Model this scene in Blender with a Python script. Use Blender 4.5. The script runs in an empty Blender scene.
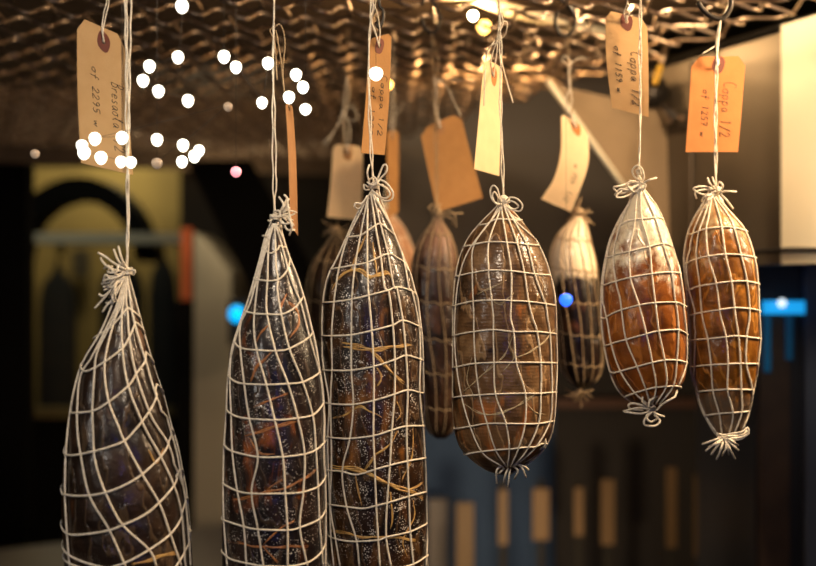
import bpy, math, random
from mathutils import Vector, Matrix, noise, kdtree
from mathutils.geometry import delaunay_2d_cdt

SC = bpy.context.scene
COL = SC.collection
F = 1133.3
EYE = 1.5
PI = math.pi

def P(px, py, D):
    """world point seen at a pixel of the 816x566 frame at distance D"""
    return Vector(((px - 408) / F * D, D, EYE + (283 - py) / F * D))

def Z(pts, ox, oy, s):
    return [(ox + x / s, oy + y / s) for x, y in pts]

# ------------------------------------------------------------------ mesh kit
class MB:
    def __init__(self):
        self.v = []; self.f = []
    def add(self, verts, faces):
        n = len(self.v)
        self.v += [Vector(p) for p in verts]
        self.f += [tuple(i + n for i in f) for f in faces]
    def box(self, lo, hi):
        x0, y0, z0 = lo; x1, y1, z1 = hi
        self.add([(x0,y0,z0),(x1,y0,z0),(x1,y1,z0),(x0,y1,z0),(x0,y0,z1),(x1,y0,z1),(x1,y1,z1),(x0,y1,z1)],
                 [(0,3,2,1),(4,5,6,7),(0,1,5,4),(1,2,6,5),(2,3,7,6),(3,0,4,7)])
    def hexa(self, a, thick):
        """slab from 4 corner points, extruded by the vector thick"""
        t = Vector(thick); a = [Vector(p) for p in a]
        n = len(a)
        self.add(a + [p + t for p in a],
                 [tuple(range(n))[::-1], tuple(range(n, 2*n))] + [(i, (i+1) % n, n + (i+1) % n, n + i) for i in range(n)])
    def tube(self, pts, r, seg=6, closed=False, flat=1.0):
        pts = [Vector(p) for p in pts]
        n = len(pts)
        if n < 2: return
        rs = r if isinstance(r, (list, tuple)) else [r] * n
        tang = []
        for i in range(n):
            if closed: t = pts[(i+1) % n] - pts[i-1]
            else: t = pts[min(i+1, n-1)] - pts[max(i-1, 0)]
            tang.append(t.normalized() if t.length > 1e-9 else Vector((0, 0, 1)))
        up = tang[0].orthogonal().normalized()
        verts = []
        for i in range(n):
            up = up - tang[i] * up.dot(tang[i])
            up = up.normalized() if up.length > 1e-6 else tang[i].orthogonal().normalized()
            b = tang[i].cross(up)
            for k in range(seg):
                a = 2 * PI * k / seg
                verts.append(pts[i] + (up * math.cos(a) + b * math.sin(a) * flat) * rs[i])
        faces = []
        for i in range(n if closed else n - 1):
            j = (i + 1) % n
            for k in range(seg):
                l = (k + 1) % seg
                faces.append((i*seg+k, i*seg+l, j*seg+l, j*seg+k))
        if not closed:
            faces.append(tuple(range(seg))[::-1])
            faces.append(tuple((n-1)*seg + k for k in range(seg)))
        self.add(verts, faces)
    def ball(self, c, r, u=14, v=9, sz=1.0, taper=0.0):
        c = Vector(c); verts = [c + Vector((0, 0, r*sz))]; faces = []
        for i in range(1, v):
            ph = PI * i / v
            for k in range(u):
                a = 2*PI*k/u
                rr = r * math.sin(ph) * (1 - taper * math.cos(ph))
                verts.append(c + Vector((rr*math.cos(a), rr*math.sin(a), r*sz*math.cos(ph))))
        verts.append(c - Vector((0, 0, r*sz)))
        for k in range(u):
            faces.append((0, 1+k, 1+(k+1) % u))
            faces.append((len(verts)-1, 1+(v-2)*u+(k+1) % u, 1+(v-2)*u+k))
        for i in range(v-2):
            for k in range(u):
                a = 1+i*u+k; b = 1+i*u+(k+1) % u
                faces.append((a, a+u, b+u, b))
        self.add(verts, faces)
    def build(self, name, m, parent=None, smooth=True, origin=None):
        o0 = Vector(origin) if origin is not None else Vector((0, 0, 0))
        if parent is not None:
            o0 = ORG[parent.name]
        me = bpy.data.meshes.new(name)
        me.from_pydata([tuple(p - o0) for p in self.v], [], self.f)
        me.materials.append(m)
        if smooth:
            for p in me.polygons: p.use_smooth = True
        me.update()
        o = bpy.data.objects.new(name, me); COL.objects.link(o)
        if parent is not None: o.parent = parent
        else: o.location = o0
        ORG[o.name] = o0
        return o
ORG = {}

def spline(pts, step=3.0):
    """Catmull-Rom through 2-D or 3-D points, sampled at about `step`"""
    pts = [Vector(p) for p in pts]
    if len(pts) < 3:
        a, b = pts[0], pts[-1]
        n = max(2, int((b-a).length / step) + 1)
        return [a.lerp(b, i / n) for i in range(n + 1)]
    ext = [pts[0]*2 - pts[1]] + pts + [pts[-1]*2 - pts[-2]]
    out = []
    for i in range(1, len(ext) - 2):
        p0, p1, p2, p3 = ext[i-1:i+3]
        n = max(2, int((p2-p1).length / step) + 1)
        for k in range(n):
            t = k / n
            out.append(0.5 * ((2*p1) + (p2-p0)*t + (2*p0-5*p1+4*p2-p3)*t*t + (3*p1-p0-3*p2+p3)*t**3))
    out.append(pts[-1])
    return out

def tag(o, label=None, cat=None, group=None, kind=None):
    if label: o['label'] = label
    if cat: o['category'] = cat
    if group: o['group'] = group
    if kind: o['kind'] = kind
    return o
def thing(name, loc, label, cat, group=None):
    o = bpy.data.objects.new(name, None); COL.objects.link(o)
    o.location = loc; o.empty_display_size = .02
    ORG[o.name] = Vector(loc)
    return tag(o, label, cat, group)

# ------------------------------------------------------------------ materials
def newmat(name):
    m = bpy.data.materials.new(name); m.use_nodes = True
    nt = m.node_tree
    return m, nt, nt.nodes['Principled BSDF']
def N(nt, t, **kw):
    n = nt.nodes.new(t)
    for k, v in kw.items():
        if k in n.inputs: n.inputs[k].default_value = v
        else: setattr(n, k, v)
    return n
def ramp(nt, stops, src):
    r = nt.nodes.new('ShaderNodeValToRGB'); e = r.color_ramp.elements
    while len(e) < len(stops): e.new(.5)
    for i, (p, c) in enumerate(stops):
        e[i].position = p; e[i].color = (*c, 1) if len(c) == 3 else c
    nt.links.new(src, r.inputs[0]); return r
def simple(name, c1, c2=None, rough=.6, metal=0, scale=20, bump=0, bscale=200, emit=0, transl=0, spec=.5, stretch=(1,1,1)):
    m, nt, b = newmat(name)
    c2 = c2 or c1
    co = N(nt, 'ShaderNodeTexCoord'); mp = N(nt, 'ShaderNodeMapping'); mp.inputs['Scale'].default_value = stretch
    nt.links.new(co.outputs['Object'], mp.inputs[0])
    no = N(nt, 'ShaderNodeTexNoise', Scale=scale, Detail=4.0)
    nt.links.new(mp.outputs[0], no.inputs['Vector'])
    r = ramp(nt, [(.35, c1), (.65, c2)], no.outputs['Fac'])
    nt.links.new(r.outputs[0], b.inputs['Base Color'])
    b.inputs['Roughness'].default_value = rough; b.inputs['Metallic'].default_value = metal
    b.inputs['Specular IOR Level'].default_value = spec
    if bump:
        n2 = N(nt, 'ShaderNodeTexNoise', Scale=bscale, Detail=3.0)
        nt.links.new(mp.outputs[0], n2.inputs['Vector'])
        bp = N(nt, 'ShaderNodeBump', Strength=bump, Distance=.002)
        nt.links.new(n2.outputs['Fac'], bp.inputs['Height']); nt.links.new(bp.outputs[0], b.inputs['Normal'])
    if emit:
        b.inputs['Emission Color'].default_value = (*c1, 1); b.inputs['Emission Strength'].default_value = emit
    if transl:
        tr = N(nt, 'ShaderNodeBsdfTranslucent'); nt.links.new(r.outputs[0], tr.inputs[0])
        mx = N(nt, 'ShaderNodeMixShader'); mx.inputs[0].default_value = transl
        out = nt.nodes['Material Output']
        nt.links.new(b.outputs[0], mx.inputs[1]); nt.links.new(tr.outputs[0], mx.inputs[2]); nt.links.new(mx.outputs[0], out.inputs[0])
    return m

def meat_mat(name, dark, mid, light, hot, hot_amt=.5, mould=None, mould_col=(.62,.58,.5), speck=.5, rough=.3, band=0, low_col=None):
    """cured meat under a casing: marbled flesh, amber patches, salt specks with painted glints, optional bloom of mould near an end"""
    m, nt, b = newmat(name); L = nt.links
    co = N(nt, 'ShaderNodeTexCoord')
    no = N(nt, 'ShaderNodeTexNoise', Scale=22.0, Detail=6.0, Roughness=.62, Distortion=.8)
    L.new(co.outputs['Object'], no.inputs['Vector'])
    r = ramp(nt, [(.33, dark), (.52, mid), (.74, light)], no.outputs['Fac'])
    mp = N(nt, 'ShaderNodeMapping'); mp.inputs['Scale'].default_value = (1, 1, .45); mp.inputs['Rotation'].default_value = (.0, .5, .3)
    L.new(co.outputs['Object'], mp.inputs[0])
    n2 = N(nt, 'ShaderNodeTexNoise', Scale=26.0, Detail=5.0, Roughness=.55, Distortion=1.4)
    L.new(mp.outputs[0], n2.inputs['Vector'])
    r2 = ramp(nt, [(.5 + .12*(1-hot_amt), (0,0,0)), (.64 + .12*(1-hot_amt), (1,1,1))], n2.outputs['Fac'])
    mx = N(nt, 'ShaderNodeMix', data_type='RGBA'); L.new(r2.outputs[0], mx.inputs['Factor'])
    L.new(r.outputs[0], mx.inputs[6]); mx.inputs[7].default_value = (*hot, 1)
    col = mx.outputs[2]
    # pale wrinkles of the casing
    wv = N(nt, 'ShaderNodeTexWave', Scale=16.0, Distortion=14.0, Detail=4.0); wv.inputs['Detail Scale'].default_value = 1.4
    L.new(mp.outputs[0], wv.inputs['Vector'])
    rw = ramp(nt, [(.90, (0,0,0)), (.99, (1,1,1))], wv.outputs['Fac'])
    mw = N(nt, 'ShaderNodeMix', data_type='RGBA')
    q = N(nt, 'ShaderNodeMath', operation='MULTIPLY'); q.inputs[1].default_value = .35; L.new(rw.outputs[0], q.inputs[0])
    L.new(q.outputs[0], mw.inputs['Factor']); L.new(col, mw.inputs[6])
    mw.inputs[7].default_value = (light[0]*1.8+.04, light[1]*1.8+.035, light[2]*1.8+.02, 1); col = mw.outputs[2]
    sep = N(nt, 'ShaderNodeSeparateXYZ'); L.new(co.outputs['Object'], sep.inputs[0])
    if mould:
        for (za, zb, amt) in mould:       # full strength at za, gone at zb (metres from the knot)
            mr = N(nt, 'ShaderNodeMapRange'); mr.inputs['From Min'].default_value = zb; mr.inputs['From Max'].default_value = za
            nz = N(nt, 'ShaderNodeTexNoise', Scale=42.0, Detail=8.0, Roughness=.72)
            L.new(co.outputs['Object'], nz.inputs['Vector'])
            ad = N(nt, 'ShaderNodeMath', operation='MULTIPLY_ADD'); ad.inputs[1].default_value = 5.0*abs(za-zb)
            L.new(nz.outputs['Fac'], ad.inputs[0])
            sb = N(nt, 'ShaderNodeMath', operation='SUBTRACT'); L.new(sep.outputs['Z'], sb.inputs[0]); sb.inputs[1].default_value = 2.5*abs(za-zb)
            L.new(sb.outputs[0], ad.inputs[2]); L.new(ad.outputs[0], mr.inputs['Value'])
            qq = N(nt, 'ShaderNodeMath', operation='MULTIPLY'); qq.inputs[1].default_value = amt; L.new(mr.outputs[0], qq.inputs[0])
            mm = N(nt, 'ShaderNodeMix', data_type='RGBA'); L.new(qq.outputs[0], mm.inputs['Factor'])
            L.new(col, mm.inputs[6]); mm.inputs[7].default_value = (*(low_col if (low_col and za < zb) else mould_col), 1); col = mm.outputs[2]
    # salt crystals and painted specular sparks
    vo = N(nt, 'ShaderNodeTexVoronoi', Scale=560.0); L.new(co.outputs['Object'], vo.inputs['Vector'])
    nm = N(nt, 'ShaderNodeTexNoise', Scale=60.0, Detail=6.0, Roughness=.7); L.new(co.outputs['Object'], nm.inputs['Vector'])
    th = N(nt, 'ShaderNodeMapRange'); th.inputs['From Min'].default_value = .58 - .2*speck; th.inputs['From Max'].default_value = .72
    th.inputs['To Min'].default_value = .06; th.inputs['To Max'].default_value = .06 + .5*speck
    L.new(nm.outputs['Fac'], th.inputs['Value'])
    lt = N(nt, 'ShaderNodeMath', operation='LESS_THAN'); L.new(vo.outputs['Distance'], lt.inputs[0]); L.new(th.outputs[0], lt.inputs[1])
    ms = N(nt, 'ShaderNodeMix', data_type='RGBA'); L.new(lt.outputs[0], ms.inputs['Factor']); L.new(col, ms.inputs[6]); ms.inputs[7].default_value = (.6,.56,.5,1)
    L.new(ms.outputs[2], b.inputs['Base Color'])
    rr = N(nt, 'ShaderNodeMapRange'); rr.inputs['To Min'].default_value = rough; rr.inputs['To Max'].default_value = rough + .18
    L.new(n2.outputs['Fac'], rr.inputs['Value']); L.new(rr.outputs[0], b.inputs['Roughness'])
    b.inputs['Coat Weight'].default_value = .3; b.inputs['Coat Roughness'].default_value = .13
    b.inputs['Specular IOR Level'].default_value = .32
    n3 = N(nt, 'ShaderNodeTexNoise', Scale=170.0, Detail=5.0); L.new(co.outputs['Object'], n3.inputs['Vector'])
    a1 = N(nt, 'ShaderNodeMath', operation='ADD'); L.new(n3.outputs['Fac'], a1.inputs[0]); L.new(lt.outputs[0], a1.inputs[1])
    h = a1.outputs[0]
    if band:
        w2 = N(nt, 'ShaderNodeTexWave', Scale=90.0, Distortion=2.0); w2.bands_direction = 'Z'
        L.new(co.outputs['Object'], w2.inputs['Vector'])
        a2 = N(nt, 'ShaderNodeMath', operation='MULTIPLY_ADD'); a2.inputs[1].default_value = band
        L.new(w2.outputs['Fac'], a2.inputs[0]); L.new(h, a2.inputs[2]); h = a2.outputs[0]
    a3 = N(nt, 'ShaderNodeMath', operation='ADD'); L.new(h, a3.inputs[0]); L.new(rw.outputs[0], a3.inputs[1])
    bp = N(nt, 'ShaderNodeBump', Strength=.55, Distance=.0014); L.new(a3.outputs[0], bp.inputs['Height'])
    L.new(bp.outputs[0], b.inputs['Normal']); L.new(bp.outputs[0], b.inputs['Coat Normal'])
    return m

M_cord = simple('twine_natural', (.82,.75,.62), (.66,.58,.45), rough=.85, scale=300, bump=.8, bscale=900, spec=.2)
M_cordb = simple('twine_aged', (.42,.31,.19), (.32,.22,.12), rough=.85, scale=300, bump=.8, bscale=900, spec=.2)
M_sinew = simple('sinew_fat', (.50,.31,.09), (.34,.18,.05), rough=.4, scale=120, bump=.6, bscale=500)
M_sinewp = simple('sinew_pale', (.42,.34,.2), (.3,.22,.12), rough=.45, scale=120, bump=.6, bscale=500)
M_manila = simple('manila_card', (.66,.42,.19), (.62,.38,.165), rough=.75, scale=60, bump=.1, bscale=400, transl=.22, spec=.25)
M_orange = simple('orange_card', (.52,.20,.058), (.48,.18,.052), rough=.75, scale=60, bump=.1, bscale=400, transl=.15, spec=.25)
M_cream = simple('cream_card', (.84,.64,.38), (.80,.60,.35), rough=.75, scale=60, bump=.1, bscale=400, transl=.3, spec=.25)
M_brown = simple('brown_card', (.40,.21,.09), (.36,.18,.075), rough=.75, scale=60, bump=.1, bscale=400, transl=.15, spec=.25)
M_tan = simple('tan_card', (.44,.225,.075), (.40,.20,.068), rough=.75, scale=60, bump=.1, bscale=400, transl=.15, spec=.25)
M_patch = simple('patch_card', (.16,.035,.018), (.12,.03,.015), rough=.7)
M_ink = simple('pencil_ink', (.03,.025,.02), rough=.7)
M_hook = simple('dark_steel', (.05,.042,.035), (.035,.03,.025), rough=.38, metal=.7, scale=80)
M_wire = simple('rack_steel', (.40,.30,.21), (.27,.19,.13), rough=.3, metal=.8, scale=40)
M_cable = simple('black_rubber', (.008,.008,.009), rough=.5)

# ------------------------------------------------------------------ meats
class Meat:
    def __init__(s, D, prof, depth=.92, lump=.03, seed=0):
        s.D = D; s.depth = depth; s.lump = lump; s.seed = seed
        ys = [p[0] for p in prof]
        s.y0, s.y1 = ys[0], ys[-1]
        s.rows = []
        i_ = s.inset = .0014*F/D
        dense = spline([(p[0], p[1] + min(i_, (p[2]-p[1])*.25), p[2] - min(i_, (p[2]-p[1])*.25)) for p in prof], 2.0)
        s.rows = sorted([(v.x, v.y, v.z) for v in dense])
    def row(s, y):
        R = s.rows
        if y <= R[0][0]: return R[0][1], R[0][2]
        if y >= R[-1][0]: return R[-1][1], R[-1][2]
        lo, hi = 0, len(R) - 1
        while hi - lo > 1:
            m = (lo + hi) // 2
            if R[m][0] <= y: lo = m
            else: hi = m
        a, b = R[lo], R[hi]; t = (y - a[0]) / max(1e-6, b[0] - a[0])
        return a[1] + (b[1]-a[1])*t, a[2] + (b[2]-a[2])*t
    def lum(s, th, y):
        # gentle lobes of the muscle, fading at the silhouette so the outline holds
        v = Vector((math.cos(th)*1.3 + s.seed*7.1, math.sin(th)*1.3, y*.014))
        w = noise.noise(v) + .5*noise.noise(v*2.3)
        return s.lump * w * (.35 + .65*abs(math.cos(th)))
    def pt(s, th, y, off=0.0):
        xl, xr = s.row(y)
        k = s.D / F
        cx = ((xl+xr)/2 - 408) * k; rx = (xr-xl)/2*k
        m = 1 + s.lum(th, y)
        return Vector((cx + (rx*m + off)*math.sin(th), s.D - (rx*s.depth*m + off)*math.cos(th), EYE + (283-y)*k))
    def hit(s, px, py):
        """th,row of the front surface seen at a pixel"""
        y = py; th = 0
        for _ in range(8):
            xl, xr = s.row(y); k = s.D/F
            rx = max(1e-5, (xr-xl)/2*k); m = 1 + s.lum(th, y)
            d = s.D - rx*s.depth*m*math.cos(th)
            x = (px-408)/F*d; z = (283-py)/F*d
            y = min(max(283 - z/k, s.y0), s.y1)
            xl, xr = s.row(y); rx = max(1e-5, (xr-xl)/2*k)*m
            sn = (x - ((xl+xr)/2-408)*k) / rx
            th = math.asin(max(-.995, min(.995, sn)))
        return th, y
    def front(s, pts, off, step=3.0, jit=0):
        o = []
        for p in spline(pts, step):
            th, y = s.hit(p.x, p.y)
            o.append((th, y))
        return o
    def body(s, net_pts, nr=130, nt=144, dent=.0016, sig=.005):
        kd = None
        if net_pts:
            kd = kdtree.KDTree(len(net_pts))
            for i, p in enumerate(net_pts): kd.insert(p, i)
            kd.balance()
        mb = MB(); vs = []; fs = []
        for i in range(nr + 1):
            t = i / nr
            y = s.y0 + (s.y1-s.y0) * (.5 - .5*math.cos(PI*t)) * .6 + (s.y1-s.y0) * t * .4
            for j in range(nt):
                th = 2*PI*j/nt
                p = s.pt(th, y)
                if kd:
                    d = kd.find(p)[2]
                    if d < .02:
                        xl, xr = s.row(y)
                        w = min(1, (xr-xl)/40)
                        o = -dent*math.exp(-(d/sig)**2)*w
                        p = s.pt(th, y, o)
                vs.append(p)
        for i in range(nr):
            for j in range(nt):
                k = (j+1) % nt
                fs.append((i*nt+j, (i+1)*nt+j, (i+1)*nt+k, i*nt+k))
        fs.append(tuple(range(nt))); fs.append(tuple(nr*nt+j for j in range(nt))[::-1])
        mb.add(vs, fs); return mb

def coil(mb, c, r, cr, n=3, pitch=None):
    pitch = pitch or cr*1.7
    pts = []
    for i in range(n*14+1):
        a = 2*PI*i/14
        pts.append(Vector(c) + Vector((r*math.cos(a), r*math.sin(a), pitch*(n/2 - i/14))))
    mb.tube(pts, cr, 6)
def cord(mb, pxs, D, r, dep=0.0, seed=0, step=2.0):
    """loose cord drawn through pixels at distance D, with its own slack in depth"""
    rng = random.Random(seed*31 + int(pxs[0][0]*7))
    pts = spline(pxs, step); n = len(pts)
    ph = rng.uniform(0, 6); out = []
    for i, p in enumerate(pts):
        d = D - dep*math.sin(PI*i/max(1, n-1)) + .0015*math.sin(ph+i*.35)
        out.append(P(p.x, p.y, d))
    mb.tube(out, r, 6)
def fray(mb, px, py, D, n, ln, ang, spread, r, seed):
    """short curled ends of cord bunched at a knot; ln in pixels, ang in degrees (90 = down)"""
    rng = random.Random(seed)
    for i in range(n):
        a = math.radians(ang + rng.uniform(-spread, spread)); l = ln*rng.uniform(.55, 1.1)
        bx = rng.uniform(-.35, .35)*l; cu = rng.uniform(-.5, .5)
        pts = []
        for k in range(5):
            t = k/4
            pts.append((px + math.cos(a+cu*t)*l*t, py + math.sin(a+cu*t)*l*t))
        cord(mb, pts, D + rng.uniform(-.008, .008), r*rng.uniform(.85, 1.1), dep=rng.uniform(-.006, .012), seed=seed+i)

def make_meat(name, label, cat, M, mat, verts=(), rings=(), cr=.0012, back=(100,130,158,186,214,240,262), cords_mat=None,
              knot=None, bows=(), ends=(), fr=(), string=None, sinews=(), smat=None, generic=None, botpt=None, coil_r=.006, wander=0.0, group=None, bellow=None):
    cm = cords_mat or M_cord
    cr *= .78
    kx, ky = knot
    root = thing(name, P(kx, ky, M.D), label, cat, group)
    net = MB(); cloud = []
    def lay(tl, closed=False, off=None):
        pts = [M.pt(th, y, cr*.3 if off is None else off) for th, y in tl]
        net.tube(pts, cr, 6, closed=closed)
        for a, b in zip(pts, pts[1:]):
            cloud.append(a); cloud.append(a.lerp(b, .5))
    rng = random.Random(len(label))
    for v in verts:
        tl = M.front(v, 0)
        lay(tl)
        if v[-1][1] < M.y1 - 30 and tl[-1][1] > M.y1 - 90 or v[-1][1] >= 556:      # carry on round below the frame
            th, y = tl[-1]; k = 1
            ext = []
            while y < M.y1 - 2:
                y += 4; ext.append((th, y))
            lay([tl[-1]] + ext)
    if verts:
        for a in back:
            th = math.radians(a); tl = []
            y = M.y0
            while y < M.y1: tl.append((th + .05*math.sin(y*.03+a), y)); y += 6
            lay(tl)
    for r in rings:
        tl = M.front(r, 0)
        a0, ya = tl[0]; a1, yb = tl[-1]
        if a1 < a0: continue
        n = 40; span = 2*PI - (a1-a0)
        bk = [(a1 + span*i/n, yb + (ya-yb)*(i/n) + 3*math.sin(PI*i/n)) for i in range(1, n)]
        lay(tl + bk, closed=True)
    if verts and M.y1 > 600:      # rings below the frame
        y = 600
        while y < M.y1 - 15:
            lay([(2*PI*i/60, y + 6*math.cos(2*PI*i/60)) for i in range(60)], closed=True); y += 36
    if generic:
        nv, ys, tilt, ph, tw = generic
        for k in range(nv):
            th0 = 2*PI*k/nv + ph; tl = []; y = M.y0
            j = rng.uniform(-.08, .08)
            while y < M.y1:
                tl.append((th0 + tw*(y-M.y0)/(M.y1-M.y0) + j*math.sin(y*.05+k), y)); y += 5
            lay(tl)
        for y in ys:
            lay([(2*PI*i/60, y + tilt*math.sin(2*PI*i/60) + 3*math.cos(2*PI*i/60) + 1.2*math.sin(nv*2*PI*i/60)) for i in range(60)], closed=True)
    M.body(cloud, dent=.0018 if cr > .001 else .001).build('meat', mat, root)
    if sinews:
        for q, (w, pl) in enumerate(sinews):
            sm = MB(); tl = M.front(pl, 0, 4); n = len(tl); rg = random.Random(q)
            for k in range(3):
                ph = rg.uniform(0, 6); o = (k-1)*w*.55*F/M.D; ww = w*rg.uniform(.35, .6)
                pts = [M.pt(th + .01*math.sin(i*.5+ph), y + o*(.7+.5*math.sin(i*.35+ph)) + .6*math.sin(i*.9+ph), -ww*.45) for i, (th, y) in enumerate(tl)]
                sm.tube(pts, [ww*(.3+.7*math.sin(PI*min(1, (i+.6)/n))) * (1+.2*math.sin(i*.9+ph)) for i in range(n)], 6)
            sm.build('sinew', smat or M_sinew, root)
    # neck knot: a wrapped collar, bows and frayed ends
    kn = MB()
    coil(kn, P(kx, ky, M.D), coil_r, cr*1.05, 3)
    kn.ball(P(kx, ky, M.D), coil_r*.9, 10, 7)
    for i, b in enumerate(bows): cord(kn, b, M.D - .006, cr*1.05, dep=.006, seed=i)
    for i, (fx, fy, n, ln, ang, sp) in enumerate(fr): fray(kn, fx, fy, M.D, n, ln, ang, sp, cr, i*17+len(label))
    net.build('netting', cm, root)
    kn.build('knot', cm, root)
    if ends:
        en = MB()
        for i, e in enumerate(ends):
            if len(e) == 6 and not isinstance(e[0], tuple): fray(en, e[0], e[1], M.D, *e[2:], cr*1.2, i*5+3)
            else: cord(en, e, M.D - .016, cr*1.25, dep=.008, seed=i)
        if botpt: en.ball(P(*botpt, M.D), .005, 8, 6)
        en.build('tassel', cm, root)
    if string:
        st = MB()
        for s_, pl in enumerate(string):
            pts = spline(pl, 4)
            st.tube([P(p.x + .4*math.sin(i*.6 + s_*3), p.y, M.D + .0012*math.cos(i*.6+s_*3)) for i, p in enumerate(pts)], cr*.8, 6)
        st.build('hanging_string', M_cord if cords_mat is None else cords_mat, root)
    return root

A_ = lambda p: Z(p, 210, 180, 4.715)
B_ = lambda p: Z(p, 210, 290, 4.354)
C_ = lambda p: Z(p, 210, 416, 3.548)
D_ = lambda p: Z(p, 310, 150, 4.046)
E_ = lambda p: Z(p, 310, 280, 4.046)
F_ = lambda p: Z(p, 440, 180, 4.046)
G_ = lambda p: Z(p, 440, 310, 3.144)
H_ = lambda p: Z(p, 590, 160, 4.045)
I_ = lambda p: Z(p, 590, 300, 4.355)
J_ = lambda p: Z(p, 670, 170, 3.773)
K_ = lambda p: Z(p, 670, 310, 3.65)
U_ = lambda p: Z(p, 50, 290, 4.04)
V_ = lambda p: Z(p, 50, 426, 4.04)
W_ = lambda p: Z(p, 0, 190, 2.83)
L_ = lambda p: Z(p, 400, 190, 2.832)
X_ = lambda p: Z(p, 400, 0, 2.83)
Y_ = lambda p: Z(p, 360, 0, 4.08)
Q_ = lambda p: Z(p, 540, 0, 3.709)

RACK_Z = EYE + .37
def top_y(D, z=RACK_Z): return 283 - (z - EYE)*F/D

# colours of the meats
m_dark1 = meat_mat('bresaola_flesh', (.006,.0035,.0025), (.018,.009,.005), (.05,.026,.012), (.11,.04,.012), .3, speck=.35, rough=.3)
m_dark2 = meat_mat('dark_ham_flesh', (.004,.003,.004), (.012,.007,.006), (.035,.018,.012), (.26,.07,.012), .32, speck=.75, rough=.25)
m_dark3 = meat_mat('salted_flesh', (.004,.003,.003), (.018,.008,.004), (.07,.03,.008), (.20,.075,.014), .45, speck=.85, rough=.25)
m_grey5 = meat_mat('grey_brown_flesh', (.018,.008,.003), (.10,.05,.02), (.25,.15,.07), (.30,.095,.018), .5, speck=.1, rough=.26, band=.12)
m_white6 = meat_mat('mouldy_flesh', (.003,.002,.002), (.009,.004,.003), (.03,.012,.006), (.10,.03,.01), .3, mould=[(-.075,-.09,.97)], mould_col=(.85,.68,.46), speck=.2)
m_amber7 = meat_mat('amber_flesh', (.07,.018,.003), (.17,.048,.007), (.30,.10,.014), (.46,.17,.025), .5, mould=[(-.045,-.10,.9)], mould_col=(.74,.66,.48), speck=.15, rough=.22)
m_amber8 = meat_mat('amber_mottled_flesh', (.06,.02,.003), (.17,.06,.007), (.32,.13,.015), (.50,.18,.02), .5, mould=[(-.0,-.06,.6), (-.245, -.20, .8)], low_col=(.11,.085,.06), mould_col=(.55,.47,.28), speck=.2, rough=.24)
m_back4 = meat_mat('far_flesh', (.008,.004,.003), (.03,.012,.006), (.07,.03,.015), (.12,.045,.015), .4, speck=.1, mould=[(-.045,-.075,.4)], mould_col=(.45,.25,.16))
m_back9 = meat_mat('far_dark_flesh', (.008,.004,.002), (.02,.01,.005), (.04,.02,.009), (.06,.025,.01), .2, speck=.1)
m_pink = meat_mat('pink_flesh', (.25,.12,.06), (.42,.22,.12), (.55,.32,.19), (.5,.22,.1), .3, speck=.1)

# 1 - twisted net, far left
D1 = 1.08
M1 = Meat(D1, [(272,124,129),(280,121,131),(295,114,135),(310,108,139),(325,101,143),(340,92,147),(357,83.5,152),(374,78,157),(395,73,164),(415,70,169),
               (430,68,173),(450,65,179),(475,63,184),(500,62.5,188),(535,63,191),(566,65,193),(600,68,194),(650,75,190),(690,88,180),(715,105,160),(724,125,140)], lump=.02, seed=1)
v1 = [
 [(124,276),(112,306)] + U_([(205,170),(145,270),(112,350),(82,490)]) + V_([(66,100),(62,280),(70,435),(80,566)]),
 [(125,276),(117,305)] + U_([(225,160),(170,270),(125,345),(112,460),(112,566)]) + V_([(125,115),(160,280),(240,420),(305,566)]),
 [(125,276),(119,305)] + U_([(240,150),(192,250),(180,340),(172,480),(175,566)]) + V_([(178,100),(190,170),(225,270),(290,395),(400,500),(430,566)]),
 [(126,276),(121,305)] + U_([(262,120),(222,290),(235,440),(280,560)]) + V_([(300,60),(372,195),(440,310),(485,435),(530,566)]),
 [(126,276),(123,305)] + U_([(290,100),(292,230),(315,385),(380,550)]) + V_([(445,120),(500,240),(533,360),(558,566)]),
 [(127,276),(126,300)] + U_([(312,80),(320,190),(345,330),(400,490),(438,560)]) + V_([(480,75),(520,180),(548,300),(570,460),(578,566)]),
 [(127,276),(130,300)] + U_([(340,130),(382,275),(430,430),(480,530)]) + V_([(515,90),(545,220),(560,330),(574,450)]),
]
r1 = [U_([(175,195),(245,150),(290,100),(312,70)]), U_([(140,328),(160,325),(222,290),(292,235),(320,190),(345,130)]),
      U_([(80,498),(175,488),(240,450),(318,385),(350,335),(382,290),(388,250)]),
      V_([(62,115),(100,118),(178,102),(240,85),(300,60)]) + U_([(352,555),(400,490),(430,430),(434,380)]),
      V_([(52,275),(100,282),(165,280),(228,268),(300,240),(372,195),(448,122),(485,60),(495,10)]),
      V_([(68,435),(110,440),(225,425),(300,398),(380,360),(440,310),(500,240),(525,175)]),
      V_([(235,575),(310,550),(400,500),(487,435),(535,360),(550,290)]), V_([(500,580),(555,490),(572,430)])]
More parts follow.
